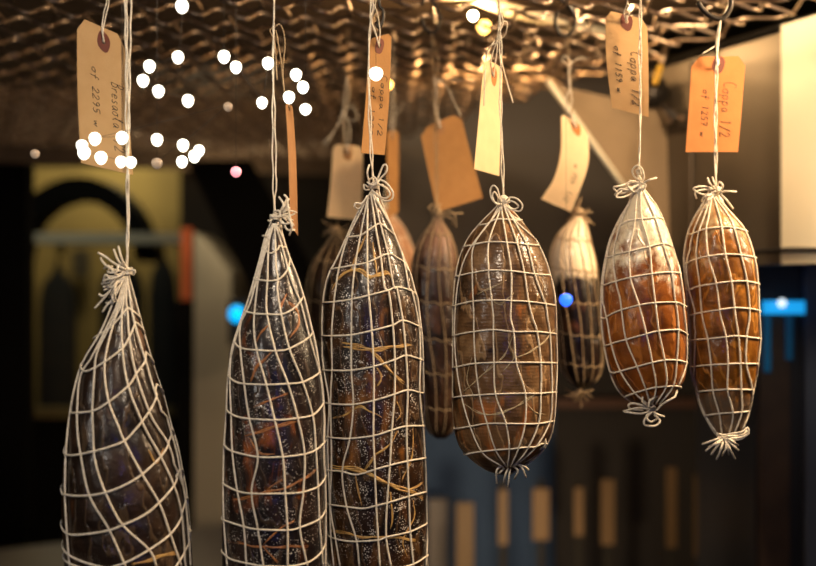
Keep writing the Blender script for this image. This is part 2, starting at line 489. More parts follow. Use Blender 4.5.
make_meat('netted_ham', 'large dark cured ham in a slanting twisted white net, hanging at the far left', 'cured meat', M1, m_dark1, v1, r1, .00135, back=(110,150,190,235),
    knot=(127,271), coil_r=.0045,
    bows=[W_(p) for p in ([(355,225),(320,205),(300,190),(278,178)],[(350,230),(312,222),(292,205),(285,192)],[(352,238),(322,250),(300,255),(290,268)],
        [(350,245),(322,275),(300,300),(268,335)],[(352,215),(335,200),(322,168)],[(358,222),(345,195),(335,160)],[(345,250),(312,285),(292,300),(280,295)],
        [(345,225),(335,212),(330,232),(305,232),(318,215)],[(365,228),(382,228),(378,240)],[(350,250),(325,300),(300,330),(290,345)],[(345,258),(320,262),(300,240),(292,262)],[(340,268),(318,300),(322,318),(300,320)],[(355,230),(330,240),(308,215),(295,222)])],
    fr=[(124,274,6,26,140,28),(118,280,5,22,125,25)],
    string=[[(127,271),(127,230),(128,190),(128.5,140),(127.5,60),(127,0),(128,top_y(D1))],[(126,271),(128.5,230),(126.5,190),(129,130),(130,60),(131,0),(129,top_y(D1))],[(127,271),(129,200),(126,130),(126,60),(125,0),(127,top_y(D1))]],
    sinews=[(.0018, V_([(330,560),(400,545),(470,520),(520,510)])), (.0012, V_([(400,100),(430,150),(460,90)]))])

# 2 - pear shaped, second from left
D2 = 1.11
M2 = Meat(D2, [(215,272,278),(222,270,281),(236,264,284),(255,259,290),(275,254,298),(300,247,306),(320,240,311),(345,232,317),(370,228,321),(390,226.5,324),(420,225,326),
               (450,223,327),(480,222,327.5),(520,221,327.5),(566,221,327),(610,224,325),(650,236,315),(675,252,300),(690,268,284)], lump=.02, seed=2)
v2 = [
 A_([(296,205),(265,285),(210,500)]) + B_([(160,60),(100,240),(88,380),(93,540)]) + C_([(80,125),(95,250),(120,390),(130,532)]),
 A_([(298,205),(270,285),(195,566)]) + B_([(135,150),(133,250),(150,410),(170,550)]) + C_([(170,145),(148,270),(170,400),(190,532)]),
 A_([(300,205),(274,290),(236,440)]) + B_([(205,0),(192,150),(205,265),(245,410),(280,560)]) + C_([(258,145),(267,275),(275,405),(275,532)]),
 A_([(302,205),(278,300),(272,470)]) + B_([(248,0),(248,100),(285,265),(340,410),(382,560)]) + C_([(335,135),(330,275),(318,395),(345,532)]),
 A_([(304,205),(308,300),(310,400),(320,470)]) + B_([(293,0),(310,105),(345,255),(405,405),(448,555)]) + C_([(375,125),(383,260),(388,380),(400,532)]),
 A_([(306,205),(330,280),(370,430)]) + B_([(370,0),(395,60),(432,205),(475,360),(497,490)]) + C_([(402,110),(408,250),(411,400),(413,532)]),
 A_([(308,205),(345,280),(455,560)]) + B_([(450,140),(488,330),(500,500)]),
 A_([(296,205),(260,290),(183,560)]) + B_([(110,220),(78,370),(68,520)]) + C_([(50,110),(48,240),(50,370),(62,532)]),
]
r2 = [A_([(248,320),(270,338),(290,345),(320,325),(325,310)]), A_([(222,470),(270,475),(320,470),(360,430),(378,370)]),
      B_([(158,95),(200,103),(248,105),(315,105),(370,75),(405,30)]), B_([(105,225),(135,252),(205,262),(285,265),(345,255),(430,205),(458,160)]),
      B_([(78,375),(110,398),(150,408),(245,412),(340,408),(405,400),(475,360),(492,320)]),
      B_([(66,520),(110,548),(170,560),(285,566),(380,558),(450,542),(498,490)]),
      C_([(52,105),(80,125),(170,145),(258,145),(335,135),(375,120),(410,90)]), C_([(45,240),(95,265),(148,275),(267,275),(328,270),(383,250),(414,212)]),
      C_([(45,368),(120,392),(170,402),(275,405),(320,395),(388,365),(414,325)]), C_([(50,490),(75,508),(130,522),(190,532),(275,534),(345,520),(388,490),(414,445)])]
make_meat('netted_ham', 'pear-shaped dark cured ham in white net, purple and orange streaked, second from the left', 'cured meat', M2, m_dark2, v2, r2, .00125,
    knot=(275.5,217), coil_r=.005,
    bows=[A_(p) for p in ([(320,165),(340,140),(345,110),(325,80)],[(325,160),(360,140),(365,90),(350,70)],[(320,180),(360,170),(385,215),(375,260)],[(325,190),(345,200),(365,235),(400,235)],
        [(330,170),(370,160),(378,200),(345,205),(330,190)],[(300,150),(325,145),(330,170),(300,175),(285,165)],[(290,185),(285,195),(275,190)],[(265,265),(248,263)],[(335,150),(365,120),(375,165),(390,240)])],
    fr=[(281,216,7,16,60,60),(280,212,5,16,-40,40)],
    string=[A_([(302,170),(300,80),(297,0)]) + [(272.5,120),(273.5,40),(274,0),(274,top_y(D2))], A_([(310,170),(306,80),(312,0)]) + [(275,120),(273,60),(274.5,0),(275,top_y(D2))]],
    sinews=[(.0016, C_([(110,75),(160,62),(200,50),(260,30),(320,18)])),(.0010, C_([(140,78),(160,115),(185,135),(230,135)])),(.0014, C_([(60,297),(130,290),(200,270),(245,262),(320,232),(380,190)])),
      (.0010, C_([(200,262),(260,225)])),(.0012, C_([(60,440),(160,462),(250,465),(350,460)])),(.001, C_([(190,460),(235,410),(300,370)])),(.001, C_([(190,465),(240,520)])),
      (.0018, B_([(200,230),(220,190),(255,150)])),(.002, B_([(175,395),(200,340),(240,300),(270,270)])),(.0014, B_([(300,90),(315,55),(335,15)])),(.0018, B_([(350,210),(385,150),(380,90),(340,50)])),(.0012, B_([(190,510),(260,480),(340,450)]))],
    smat=simple('orange_streak', (.36,.13,.03), (.22,.09,.03), rough=.4, scale=90, bump=.5))

# 3 - tall one in the middle with thick golden tendons
D3 = 1.155
M3 = Meat(D3, [(186,372,379),(195,368,381),(205,361,384),(220,353,390),(240,344,398),(260,335,406),(275,327,412),(290,323.5,416),(300,322,419),(320,321,421.5),(340,321,423.5),(380,321.5,425),(420,322,426),
               (460,323,427),(500,325,427.5),(566,327,429),(610,330,429),(650,340,420),(680,356,402),(695,370,388)], lump=.02, seed=3)
v3 = [
 D_([(232,170),(190,260),(120,400),(60,560)]) + E_([(45,225),(58,365),(78,500)]) + C_([(418,100),(425,290),(430,430),(440,532)]),
 D_([(236,170),(215,230),(150,365),(118,480),(105,560)]) + E_([(98,90),(88,225),(90,360),(84,490)]) + C_([(432,160),(428,320),(445,430),(462,532)]),
 D_([(240,170),(230,215),(205,345),(183,465),(173,560)]) + E_([(170,80),(168,220),(168,365),(176,500)]) + C_([(497,80),(470,195),(485,320),(520,440),(530,532)]),
 D_([(242,170),(235,200),(232,330),(232,450),(235,560)]) + E_([(238,65),(250,205),(258,350),(258,490)]) + C_([(580,70),(585,190),(590,320),(597,440),(603,532)]),
 D_([(245,170),(250,200),(265,310),(285,425),(302,560)]) + E_([(318,45),(335,185),(343,325),(342,460)]) + C_([(645,50),(638,175),(628,310),(625,430),(642,532)]),
 D_([(248,170),(260,200),(285,300),(315,420),(340,560)]) + E_([(350,30),(375,165),(388,305),(395,445)]) + C_([(697,38),(700,160),(705,285),(710,410),(722,532)]),
 D_([(250,170),(275,215),(345,345),(380,455),(400,560)]) + E_([(412,45),(440,185),(445,320),(443,455)]) + C_([(757,60),(762,150),(770,270),(772,380),(766,532)]),
 D_([(252,170),(285,225),(362,370),(420,540)]) + E_([(435,80),(460,200),(463,330),(464,455)]),
]
r3 = [D_([(150,352),(205,345),(235,325),(265,305),(285,298),(320,325),(345,345)]), D_([(125,475),(183,465),(232,455),(315,420),(350,435),(380,455),(398,490)]),
      E_([(45,92),(98,88),(170,78),(238,62),(320,40),(350,28),(412,45),(440,75)]), E_([(42,225),(88,226),(168,222),(250,205),(335,182),(375,163),(440,187),(460,200)]),
      E_([(55,366),(90,366),(168,365),(258,350),(343,322),(388,305),(445,320),(465,328)]), E_([(75,500),(110,503),(178,503),(258,488),(342,462),(395,445),(443,455),(464,458)]),
      C_([(418,75),(455,79),(497,80),(580,70),(645,50),(697,36),(762,35)]), C_([(418,193),(470,197),(520,208),(585,190),(638,175),(700,160),(770,148)]),
      C_([(425,315),(485,322),(545,328),(590,318),(630,308),(705,285),(772,268)]), C_([(436,433),(475,442),(520,445),(597,440),(625,430),(710,410),(774,380)]),
      C_([(450,545),(540,555),(600,550),(650,545),(722,525),(772,495)])]
make_meat('netted_ham', 'tall salt-speckled dark ham in white net with thick golden tendons, third from the left', 'cured meat', M3, m_dark3, v3, r3, .0012,
    knot=(374,186), coil_r=.005,
    bows=[D_(p) for p in ([(245,150),(270,122),(305,130),(335,170),(330,200),(300,205),(272,182),(250,162)],[(245,155),(280,140),(315,160),(322,185),(295,195),(262,172)],[(262,140),(275,112),(298,60),(312,66),(308,90),(285,115),(268,145)],
        [(242,140),(232,90),(240,60)],[(235,150),(218,140),(222,160),(240,160)],[(232,185),(210,215),(185,215),(180,228),(195,238),(212,225)],[(240,120),(262,110),(272,135),(250,142),(232,130)])],
    fr=[(374,186,4,9,-20,60)],
    string=[[(374,182),(371,160),(369,120),(368.5,60),(370,20),(371,0),(372,top_y(D3))],[(373,182),(372.5,160),(371,120),(369,60),(371,20),(373,0),(373,top_y(D3))]],
    sinews=[(.0022, E_([(110,268),(170,275),(240,284),(290,278),(330,270),(380,266),(432,265)])),(.0022, E_([(245,285),(280,320),(320,362),(350,390),(382,415)])),(.0012, E_([(130,255),(190,262),(230,280)])),
      (.0024, D_([(85,566),(120,515),(155,490),(200,485),(225,500),(245,515),(285,505),(320,500),(340,545)])),(.002, D_([(222,350),(205,390),(182,440),(165,482)])),(.0015, D_([(255,375),(262,440),(270,505)])),
      (.0026, C_([(418,175),(470,183),(520,190),(560,205),(600,225),(650,248),(700,262),(735,280),(765,302)])),(.0018, C_([(700,265),(730,255),(758,230)])),(.0016, C_([(425,405),(480,415),(520,425),(560,432),(640,430),(730,440)])),
      (.0014, C_([(548,190),(575,155),(590,135),(640,100),(665,50)])),(.0013, C_([(722,40),(720,100),(712,160),(680,235)])),(.0012, C_([(515,210),(525,260),(538,318)])),(.0012, C_([(722,300),(725,360),(685,440),(700,500)])),(.0012, C_([(640,270),(648,360),(640,400)])),
      (.0012, E_([(270,355),(290,395),(272,430)])),(.0012, E_([(90,560),(150,540),(205,510),(240,530),(290,555)])),(.001, E_([(350,490),(370,540),(350,566)]))])

# 5 - broad grey-brown one
D5 = 1.19
M5 = Meat(D5, [(201,499,507),(207,495,511),(214,488,517),(222,480,524),(235,469,534),(250,461,542),(270,455.5,549.5),(300,452.5,556),(350,452,557.5),(400,451.5,557),(425,453,554.5),(440,456,550),(452,462,542),(462,473,530),(470,485,518),(474,497,510)], lump=.035, seed=5)
v5 = [
 F_([(250,85),(235,125),(140,260),(132,380),(135,490),(138,560)]) + G_([(107,68),(112,165),(125,268),(148,355),(175,440),(208,492)]),
 F_([(252,85),(240,130),(198,250),(197,365),(210,488),(217,560)]) + G_([(168,65),(170,165),(175,265),(207,355),(218,435),(212,495)]),
 F_([(254,85),(250,125),(270,250),(288,370),(288,488),(286,560)]) + G_([(232,68),(240,165),(268,262),(267,358),(245,440),(222,492)]),
 F_([(256,85),(262,115),(310,250),(340,370),(358,490),(375,560)]) + G_([(305,68),(317,165),(317,262),(310,355),(270,445),(228,492)]),
 F_([(258,85),(275,125),(350,260),(382,380),(425,500),(435,560)]) + G_([(345,70),(350,165),(352,262),(345,350),(300,432),(232,492)]),
 F_([(246,90),(205,165),(120,280),(80,385),(64,505)]) + G_([(46,80),(53,180),(68,270),(95,365),(135,450),(200,495)]),
 F_([(262,90),(300,160),(405,265),(450,385),(470,510)]) + G_([(366,75),(368,165),(364,258)]),
]
r5 = [F_([(190,178),(215,163),(240,158),(290,160),(325,163),(335,160)]), F_([(125,264),(150,258),(200,250),(270,252),(350,260),(410,265)]),
      F_([(70,389),(132,375),(200,365),(290,368),(380,380),(449,385)]), F_([(55,510),(80,502),(135,490),(210,486),(288,488),(358,492),(425,500),(472,508)]),
      G_([(40,82),(70,74),(107,68),(168,62),(232,68),(305,68),(367,75)]), G_([(40,182),(75,174),(112,168),(170,165),(240,165),(317,165),(368,167)]),
      G_([(42,275),(80,270),(125,267),(175,264),(268,262),(315,262),(366,258)]), G_([(46,374),(100,365),(148,357),(207,357),(267,358),(310,357),(362,348)]),
      G_([(80,455),(110,448),(175,440),(222,437),(265,432),(300,430),(318,420)])]
make_meat('netted_ham', 'broad grey-brown cured ham in a square cord net, lying entirely in view at the centre', 'cured meat', M5, m_grey5, v5, r5, .0011,
    knot=(503.5,200), coil_r=.006,
    bows=[F_(p) for p in ([(248,98),(215,85),(203,45),(215,22),(232,35),(242,70),(252,95)],[(250,98),(225,95),(212,65),(222,48),(240,78)],[(262,98),(278,72),(310,75),(333,100),(325,125),(295,122),(270,108)],[(262,95),(290,85),(318,105),(300,118),(270,105)],[(258,110),(300,150),(332,162)])],
    ends=[G_(p) for p in ([(215,488),(180,500),(178,545)],[(222,488),(218,520),(215,556)],[(218,488),(205,520),(200,545)],[(228,486),(255,492),(270,525)],[(232,486),(262,490),(278,502)],[(210,488),(190,510),(175,520)],[(225,488),(245,505),(235,530)],[(200,490),(240,480),(280,470),(315,440)],[(310,355),(332,420),(300,445),(250,480)])],
    botpt=(510,466),
    string=[[(503,198),(501,150),(501.5,100),(500,50),(500,0),(499,top_y(D5))],[(504,198),(503,150),(499.5,100),(501.5,50),(499,0),(500,top_y(D5))]],
    sinews=[(.0009, G_([(60,268),(110,225),(160,180),(200,145),(230,80)])),(.0010, G_([(75,295),(120,322),(170,328),(240,303),(300,265)])),(.0009, G_([(240,150),(310,115),(362,60)])),(.0008, F_([(150,462),(200,440),(270,405)])),
      (.0008, F_([(215,490),(250,500),(300,455)])),(.0007, G_([(270,290),(300,320),(330,330)])),(.0008, G_([(215,100),(232,150),(200,190)])),(.0007, G_([(100,150),(85,220),(110,280)]))], smat=M_sinewp)

# 7
D7 = 1.22
M7 = Meat(D7, [(186,634,642),(195,631,650),(205,627,657),(220,618,664),(240,609,671),(260,604.5,677),(280,601.5,683),(300,600.5,686),(325,601,687.5),(350,604,688),(375,610,686),(390,617,680),(400,627,671),(407,640,660)], lump=.035, seed=7)
v7 = [
 H_([(196,105),(160,170),(120,270),(95,385),(105,490),(122,560)]) + I_([(140,60),(158,175),(205,290),(243,388),(262,455)]),
 H_([(200,105),(188,170),(180,260),(160,370),(165,480),(190,560)]) + I_([(215,25),(245,145),(272,275),(288,378),(270,455)]),
 H_([(204,105),(205,150),(210,240),(240,350),(250,460),(262,560)]) + I_([(285,15),(300,135),(325,265),(332,372),(285,455)]),
 H_([(208,105),(225,150),(265,240),(295,340),(330,455),(343,560)]) + I_([(378,40),(385,130),(378,265),(362,375),(300,455)]),
 H_([(212,105),(245,155),(300,225),(350,380),(378,560)]) + I_([(408,40),(420,150),(418,280),(385,378)]),
 H_([(194,105),(150,180),(75,320),(45,470),(50,566)]) + I_([(75,90),(95,200),(135,315),(200,410),(255,455)]),
]
r7 = [H_([(128,262),(150,248),(190,240),(240,235),(280,232),(300,240)]), H_([(80,392),(110,380),(160,370),(240,350),(295,338),(340,350)]), H_([(60,505),(105,490),(165,475),(250,460),(330,453),(375,460)]),
      I_([(60,80),(100,58),(140,42),(215,22),(285,12),(375,10),(412,25)]), I_([(65,200),(110,185),(158,172),(245,148),(300,135),(385,130),(424,150)]),
      I_([(105,318),(150,305),(205,290),(272,272),(325,262),(378,262),(421,272)]), I_([(145,425),(195,405),(245,390),(290,380),(365,375),(392,378)])]
make_meat('netted_ham', 'amber-brown cured ham with white mould round its neck, under the tag beside the pale stick', 'cured meat', M7, m_amber7, v7, r7, .0012,
    knot=(639,186), coil_r=.006,
    bows=[H_(p) for p in ([(205,88),(178,65),(172,40),(192,22),(212,38),(218,72),(208,90)],[(208,80),(195,60),(188,42),(202,40),(205,62)],[(200,95),(160,95),(120,105),(95,112),(120,135),(158,125),(195,100)],[(195,110),(150,112),(105,145),(125,152),(160,140),(195,118)],
        [(210,98),(235,82),(268,72)],[(190,95),(155,120),(120,118),(100,142)],[(205,95),(170,85),(150,100),(180,130),(205,110)],[(200,90),(225,100),(215,120),(195,115)])],
    fr=[(637,187,4,10,190,60)],
    ends=[I_(p) for p in ([(270,478),(210,470),(145,485)],[(270,476),(225,495),(150,487)],[(265,470),(190,450),(168,458),(178,475),(230,480)],[(275,488),(300,500),(322,508)],[(270,488),(238,520),(240,545),(285,548),(305,525),(280,500)],[(268,485),(245,505),(262,530),(290,520)],
        [(240,395),(228,440),(262,470)],[(335,375),(300,410),(265,440),(285,470)],[(378,382),(370,420),(320,450),(290,480)],[(290,440),(262,435),(258,465),(280,465)])],
    botpt=(651,410),
    string=[[(639,184),(640,120),(641,60),(641,0),(640,top_y(D7))],[(638,184),(640.5,120),(639,60),(640,0),(641,top_y(D7))]])

# 8 - far right
D8 = 1.25
M8 = Meat(D8, [(187,709,717),(196,706,720),(205,701,726),(215,695,735),(230,688,746.5),(250,684,754),(270,684,758),(300,687,760),(330,689,761),(350,689.5,760),(370,690.5,757.5),(390,695,754),(405,699,751),(420,706,747),(432,713,742),(440,720,736)], lump=.04, seed=8)
v8 = [
 J_([(150,100),(105,190),(75,280),(62,350),(70,450),(88,555)]) + K_([(85,110),(85,205),(92,295),(125,380),(172,450)]),
 J_([(155,100),(128,180),(108,240),(100,330),(112,430),(122,550)]) + K_([(138,105),(150,200),(157,295),(180,380),(190,455)]),
 J_([(158,100),(145,180),(137,225),(145,325),(175,430),(190,545)]) + K_([(205,100),(212,200),(210,290),(230,380),(215,455)]),
 J_([(164,100),(185,170),(195,215),(210,320),(232,420),(246,545)]) + K_([(250,95),(257,195),(260,290),(262,372),(235,450)]),
 J_([(168,100),(215,165),(240,215),(268,320),(290,420),(300,540)]) + K_([(280,95),(278,195),(300,290),(290,370),(262,440)]),
 J_([(172,100),(240,175),(285,232),(318,330),(332,430),(336,540)]) + K_([(330,100),(322,190),(312,290)]),
]
r8 = [J_([(85,240),(110,230),(135,222),(195,215),(240,217),(285,228)]), J_([(58,352),(100,335),(145,325),(210,318),(268,320),(325,330)]), J_([(55,453),(70,450),(115,437),(175,428),(232,420),(290,420),(333,428)]),
      J_([(70,548),(122,537),(190,527),(245,520),(300,523),(336,530)]), K_([(72,110),(138,105),(205,98),(250,95),(332,105)]), K_([(74,207),(150,200),(212,197),(257,195),(322,197)]),
      K_([(82,300),(155,293),(210,290),(260,290),(308,292)]), K_([(112,388),(180,378),(232,375),(265,372),(295,370)])]
make_meat('netted_ham', 'amber mottled cured ham with wrinkled grey lower end, below the bright orange tag', 'cured meat', M8, m_amber8, v8, r8, .0012,
    knot=(715.5,190), coil_r=.006,
    bows=[J_(p) for p in ([(175,78),(130,62),(88,70),(125,92),(172,82)],[(178,80),(150,50),(142,30)],[(180,82),(168,50),(160,28)],[(185,85),(215,80),(250,82)],[(190,90),(215,115),(238,145)],[(170,90),(130,100),(120,118)],[(172,95),(140,120),(130,150)],[(165,75),(120,75),(95,85),(100,108)],[(190,80),(200,60),(185,45),(175,70)])],
    fr=[(714,192,8,15,100,70)],
    ends=[K_([(197,462),(160,475),(118,490)]), K_([(197,465),(160,490),(130,515)]), K_([(197,465),(170,500),(150,528)]), K_([(197,465),(185,510),(170,546)]), K_([(197,465),(205,500),(190,532)]),
          K_([(200,465),(220,510),(237,542)]), K_([(200,465),(225,490),(250,512)]), K_([(200,462),(230,480),(248,494)]), K_([(197,465),(178,485),(140,500)]), K_([(200,465),(210,505),(215,530)]),
          K_([(170,455),(210,468),(255,465),(285,450),(282,430),(262,445),(200,455)]), K_([(170,450),(215,460),(265,455),(280,440)]), K_([(172,460),(215,474),(262,470),(288,448)])],
    botpt=(724,437),
    string=[[(715,189),(715,120),(716,60),(718,30),(720,17)],[(716.5,189),(716.5,120),(717.5,60),(719,30),(722,17)],[(716,189),(714.5,120),(716.5,60),(719.5,30),(721,18)]])

# 6 - mouldy one behind, between 5 and 7
D6 = 1.5
M6 = Meat(D6, [(214,574,582),(222,567,587),(232,558,590),(245,551,593),(260,548.5,597),(290,550.5,600.5),(320,555,604),(350,557.5,605),(368,560,603),(380,566,598),(388,575,588)], lump=.05, seed=6)
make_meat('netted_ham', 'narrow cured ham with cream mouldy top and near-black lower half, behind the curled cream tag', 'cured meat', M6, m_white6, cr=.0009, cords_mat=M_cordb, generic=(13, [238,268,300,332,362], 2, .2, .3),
    knot=(578,213), coil_r=.009, fr=[(578,212,12,14,0,170),(582,216,6,14,20,50)],
    ends=[(579,392,12,15,90,100),(580,398,8,10,0,170)], botpt=(579,392),
    string=[[(578,212),(573,150),(570,100),(568,60),(568,36)],[(579,212),(574,150),(571.5,100),(570.5,60),(567,36)]])
# 4 - behind, left of centre
D4 = 1.5
M4 = Meat(D4, [(214,433,441),(225,429,446),(235,421,452),(250,414,457),(270,410,460),(300,409,463),(350,412,465),(390,417,465),(415,421,462),(430,426,455),(438,434,448)], lump=.05, seed=4)
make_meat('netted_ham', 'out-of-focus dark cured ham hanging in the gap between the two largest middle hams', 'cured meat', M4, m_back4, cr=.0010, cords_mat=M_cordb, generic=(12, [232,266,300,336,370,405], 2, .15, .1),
    knot=(437,213), coil_r=.008, fr=[(437,212,5,10,-60,60)], bows=[L_([(105,66),(135,58),(155,70),(158,105)]), L_([(110,70),(150,66),(178,66)]), L_([(95,62),(80,50),(95,38)]), L_([(105,72),(145,80),(150,98)])],
    string=[[(436,212),(434.5,120),(433,60),(431,33)],[(438,212),(437,120),(437.5,60),(433,33)]])
# 9, 10 - farther back
D9 = 1.65
M9 = Meat(D9, [(232,332,340),(245,324,350),(262,312,362),(280,306,368),(310,303,372),(360,302,374),(420,304,372),(460,310,364),(485,325,350)], lump=.05, seed=9)
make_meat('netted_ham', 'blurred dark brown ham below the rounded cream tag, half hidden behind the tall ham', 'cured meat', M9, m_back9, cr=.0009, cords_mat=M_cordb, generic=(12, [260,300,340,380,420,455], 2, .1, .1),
    knot=(336,231), coil_r=.009, fr=[(336,230,7,14,10,40),(336,230,6,16,190,40)],
    string=[[(336,230),(342,180),(342,130),(347,80),(347,top_y(D9))],[(337,230),(343.5,180),(344.5,130),(347,80),(349,top_y(D9))]])
D10 = 1.85
M10 = Meat(D10, [(206,380,388),(215,374,395),(228,364,405),(245,356,413),(262,352,417),(300,350,420),(350,350,420),(400,354,416),(430,366,404),(445,380,392)], lump=.05, seed=10)
make_meat('netted_ham', 'blurred pinkish cured meat whose shoulder shows right of the tall ham', 'cured meat', M10, m_pink, cr=.0009, generic=(12, [235,275,315,355,395], 2, .1, .1),
    knot=(384,206), coil_r=.008, fr=[(384,206,5,10,0,170)],
    string=[[(384,206),(389,150),(392,100),(393,top_y(D10))],[(385,206),(391,150),(393,100),(395,top_y(D10))]])

# ------------------------------------------------------------------ tags
def lerp(a, b, t): return a + (b-a)*t
def edge(pl):
    """arc length parametrised polyline"""
    pts = spline(pl, 2) if len(pl) > 2 else [Vector(p) for p in pl]
    L = [0]
    for a, b in zip(pts, pts[1:]): L.append(L[-1] + (b-a).length)
    def f(t):
        d = t*L[-1]
        for i in range(len(L)-1):
            if d <= L[i+1] or i == len(L)-2:
                k = (d-L[i])/max(1e-9, L[i+1]-L[i]); return pts[i] + (pts[i+1]-pts[i])*k
    return f
G = {  # simple pen strokes, x right, y up, unit box
 'C': [[(.9,.85),(.6,1),(.2,.8),(.05,.4),(.3,.05),(.8,.1)]],
 'B': [[(.2,0),(.3,1)],[(.3,1),(.8,.9),(.75,.6),(.3,.5),(.85,.4),(.8,.08),(.2,0)]],
 'o': [[(.5,.5),(.15,.35),(.2,.05),(.6,.0),(.8,.3),(.5,.5),(.95,.45)]],
 'p': [[(.2,.5),(.1,-.4)],[(.2,.4),(.6,.55),(.8,.25),(.5,0),(.2,.1)]],
 'a': [[(.8,.45),(.4,.5),(.15,.2),(.4,0),(.75,.3),(.8,.45),(.8,.05),(1,0)]],
 'r': [[(.2,.5),(.25,0)],[(.22,.3),(.5,.5),(.8,.45)]],
 'e': [[(.15,.25),(.8,.3),(.6,.5),(.2,.4),(.2,.05),(.8,.05)]],
 's': [[(.75,.45),(.4,.5),(.3,.3),(.7,.2),(.5,0),(.1,.05)]],
 'l': [[(.2,.2),(.6,.9),(.5,1),(.35,.7),(.4,.1),(.7,0)]],
 'f': [[(.8,.9),(.55,1),(.45,.6),(.35,-.3)],[(.15,.5),(.75,.5)]],
 '1': [[(.35,.8),(.55,1),(.45,0)]],
 '2': [[(.15,.75),(.45,1),(.8,.75),(.5,.35),(.1,0),(.9,.05)]],
 '5': [[(.85,1),(.3,.95),(.25,.55),(.7,.55),(.8,.25),(.5,0),(.15,.1)]],
 '7': [[(.1,.95),(.85,1),(.4,0)],[(.3,.5),(.75,.5)]],
 '9': [[(.8,.7),(.5,1),(.2,.75),(.5,.5),(.8,.7),(.7,.3),(.5,0)]],
 '/': [[(.1,-.1),(.9,1.0)]],
 'w': [[(.1,.45),(.25,0),(.5,.4),(.7,0),(.95,.45)]],
 ' ': [],
}
def make_tag(name, label, mat, Lp, Rp, Dl, Dr, hole, texts=(), bend=0.0, cut=(.2, .1), round_=False, ties=(), patch=M_patch, grp=None, tie_mat=None, tieD=None):
    eL, eR = edge(Lp), edge(Rp)
    def S(s, t, off=0.0):
        a, b = eL(t), eR(t)
        D = lerp(Dl, Dr, s) - bend*math.sin(PI*t)*1.0
        p = P(lerp(a.x, b.x, s), lerp(a.y, b.y, s), D)
        return p
    W = (S(1,.5)-S(0,.5)).length; H = (S(.5,1)-S(.5,0)).length
    # hole in (s,t)
    def inv(px, py):
        best = None
        for i in range(41):
            for j in range(61):
                s, t = i/40, j/60; a, b = eL(t), eR(t)
                d = (lerp(a.x,b.x,s)-px)**2 + (lerp(a.y,b.y,s)-py)**2
                if best is None or d < best[0]: best = (d, s, t)
        return best[1], best[2]
    hs, ht = inv(*hole)
    hr = .0024
    hs = min(max(hs, hr*1.6/W), 1-hr*1.6/W)
    cs, ct = cut
    if round_:
        out = []
        for k in range(7):
            a = PI/2*k/6; out.append((cs*(1-math.sin(a)) , ct*(1-math.cos(a))))
        out = [(cs - cs*math.cos(PI/2*k/6), ct - ct*math.sin(PI/2*k/6)) for k in range(7)]
        out += [(1 - cs + cs*math.sin(PI/2*k/6), ct - ct*math.cos(PI/2*k/6)) for k in range(7)]
        out += [(1,1),(0,1)]
    else:
        out = [(0,ct),(cs,0),(1-cs,0),(1,ct),(1,1),(0,1)]
    dense = []
    for i, a in enumerate(out):
        b = out[(i+1) % len(out)]; n = max(1, int(math.hypot((b[0]-a[0])*W, (b[1]-a[1])*H)/.005))
        for k in range(n): dense.append((lerp(a[0],b[0],k/n), lerp(a[1],b[1],k/n)))
    def inside(x, y, poly):
        c = False; n = len(poly)
        for i in range(n):
            x1, y1 = poly[i]; x2, y2 = poly[(i+1) % n]
            if (y1 > y) != (y2 > y) and x < (x2-x1)*(y-y1)/(y2-y1)+x1: c = not c
        return c
    hol = [(hs + hr/W*math.cos(2*PI*k/14), ht + hr/H*math.sin(2*PI*k/14)) for k in range(14)]
    vs = [Vector(p) for p in dense] + [Vector(p) for p in hol]
    es = [(i, (i+1) % len(dense)) for i in range(len(dense))] + [(len(dense)+i, len(dense)+(i+1) % 14) for i in range(14)]
    for i in range(1, 10):
        for j in range(1, 24):
            s, t = i/10, j/24
            if inside(s, t, dense) and math.hypot((s-hs)*W, (t-ht)*H) > hr*1.5: vs.append(Vector((s, t)))
    sv = [Vector((v.x*W, v.y*H)) for v in vs]
    ov, oe, of, *_ = delaunay_2d_cdt(sv, es, [], 0, 1e-7)
    pd = [(x*W, y*H) for x, y in dense]; ph = [(x*W, y*H) for x, y in hol]
    faces = []
    for f in of:
        cx = sum(ov[i].x for i in f)/3; cy = sum(ov[i].y for i in f)/3
        if inside(cx, cy, pd) and not inside(cx, cy, ph): faces.append(tuple(f))
    def nrm(s, t):
        e = .01
        u = S(min(1, s+e), t)-S(max(0, s-e), t); v = S(s, min(1, t+e))-S(s, max(0, t-e))
        n = u.cross(v).normalized()
        if n.y > 0: n = -n
        return n
    th = .0005
    fr, bk = [], []
    for v in ov:
        s, t = v.x/W, v.y/H; p = S(s, t); n = nrm(s, t)
        fr.append(p + n*th/2); bk.append(p - n*th/2)
    n0 = len(fr); cnt = {}
    for f in faces:
        for a, b in zip(f, f[1:]+f[:1]): cnt[(a, b)] = 1
    side = [(a, b, b+n0, a+n0) for (a, b) in cnt if (b, a) not in cnt]
    root = thing(name, S(hs, ht), label, 'tag', grp)
    mb = MB(); mb.add(fr+bk, faces + [tuple(i+n0 for i in f[::-1]) for f in faces] + side)
    mb.build('card', mat, root, smooth=False)
    # reinforcing patch round the hole (a ring with eight corners)
    pr = min(.0085, W*.24)
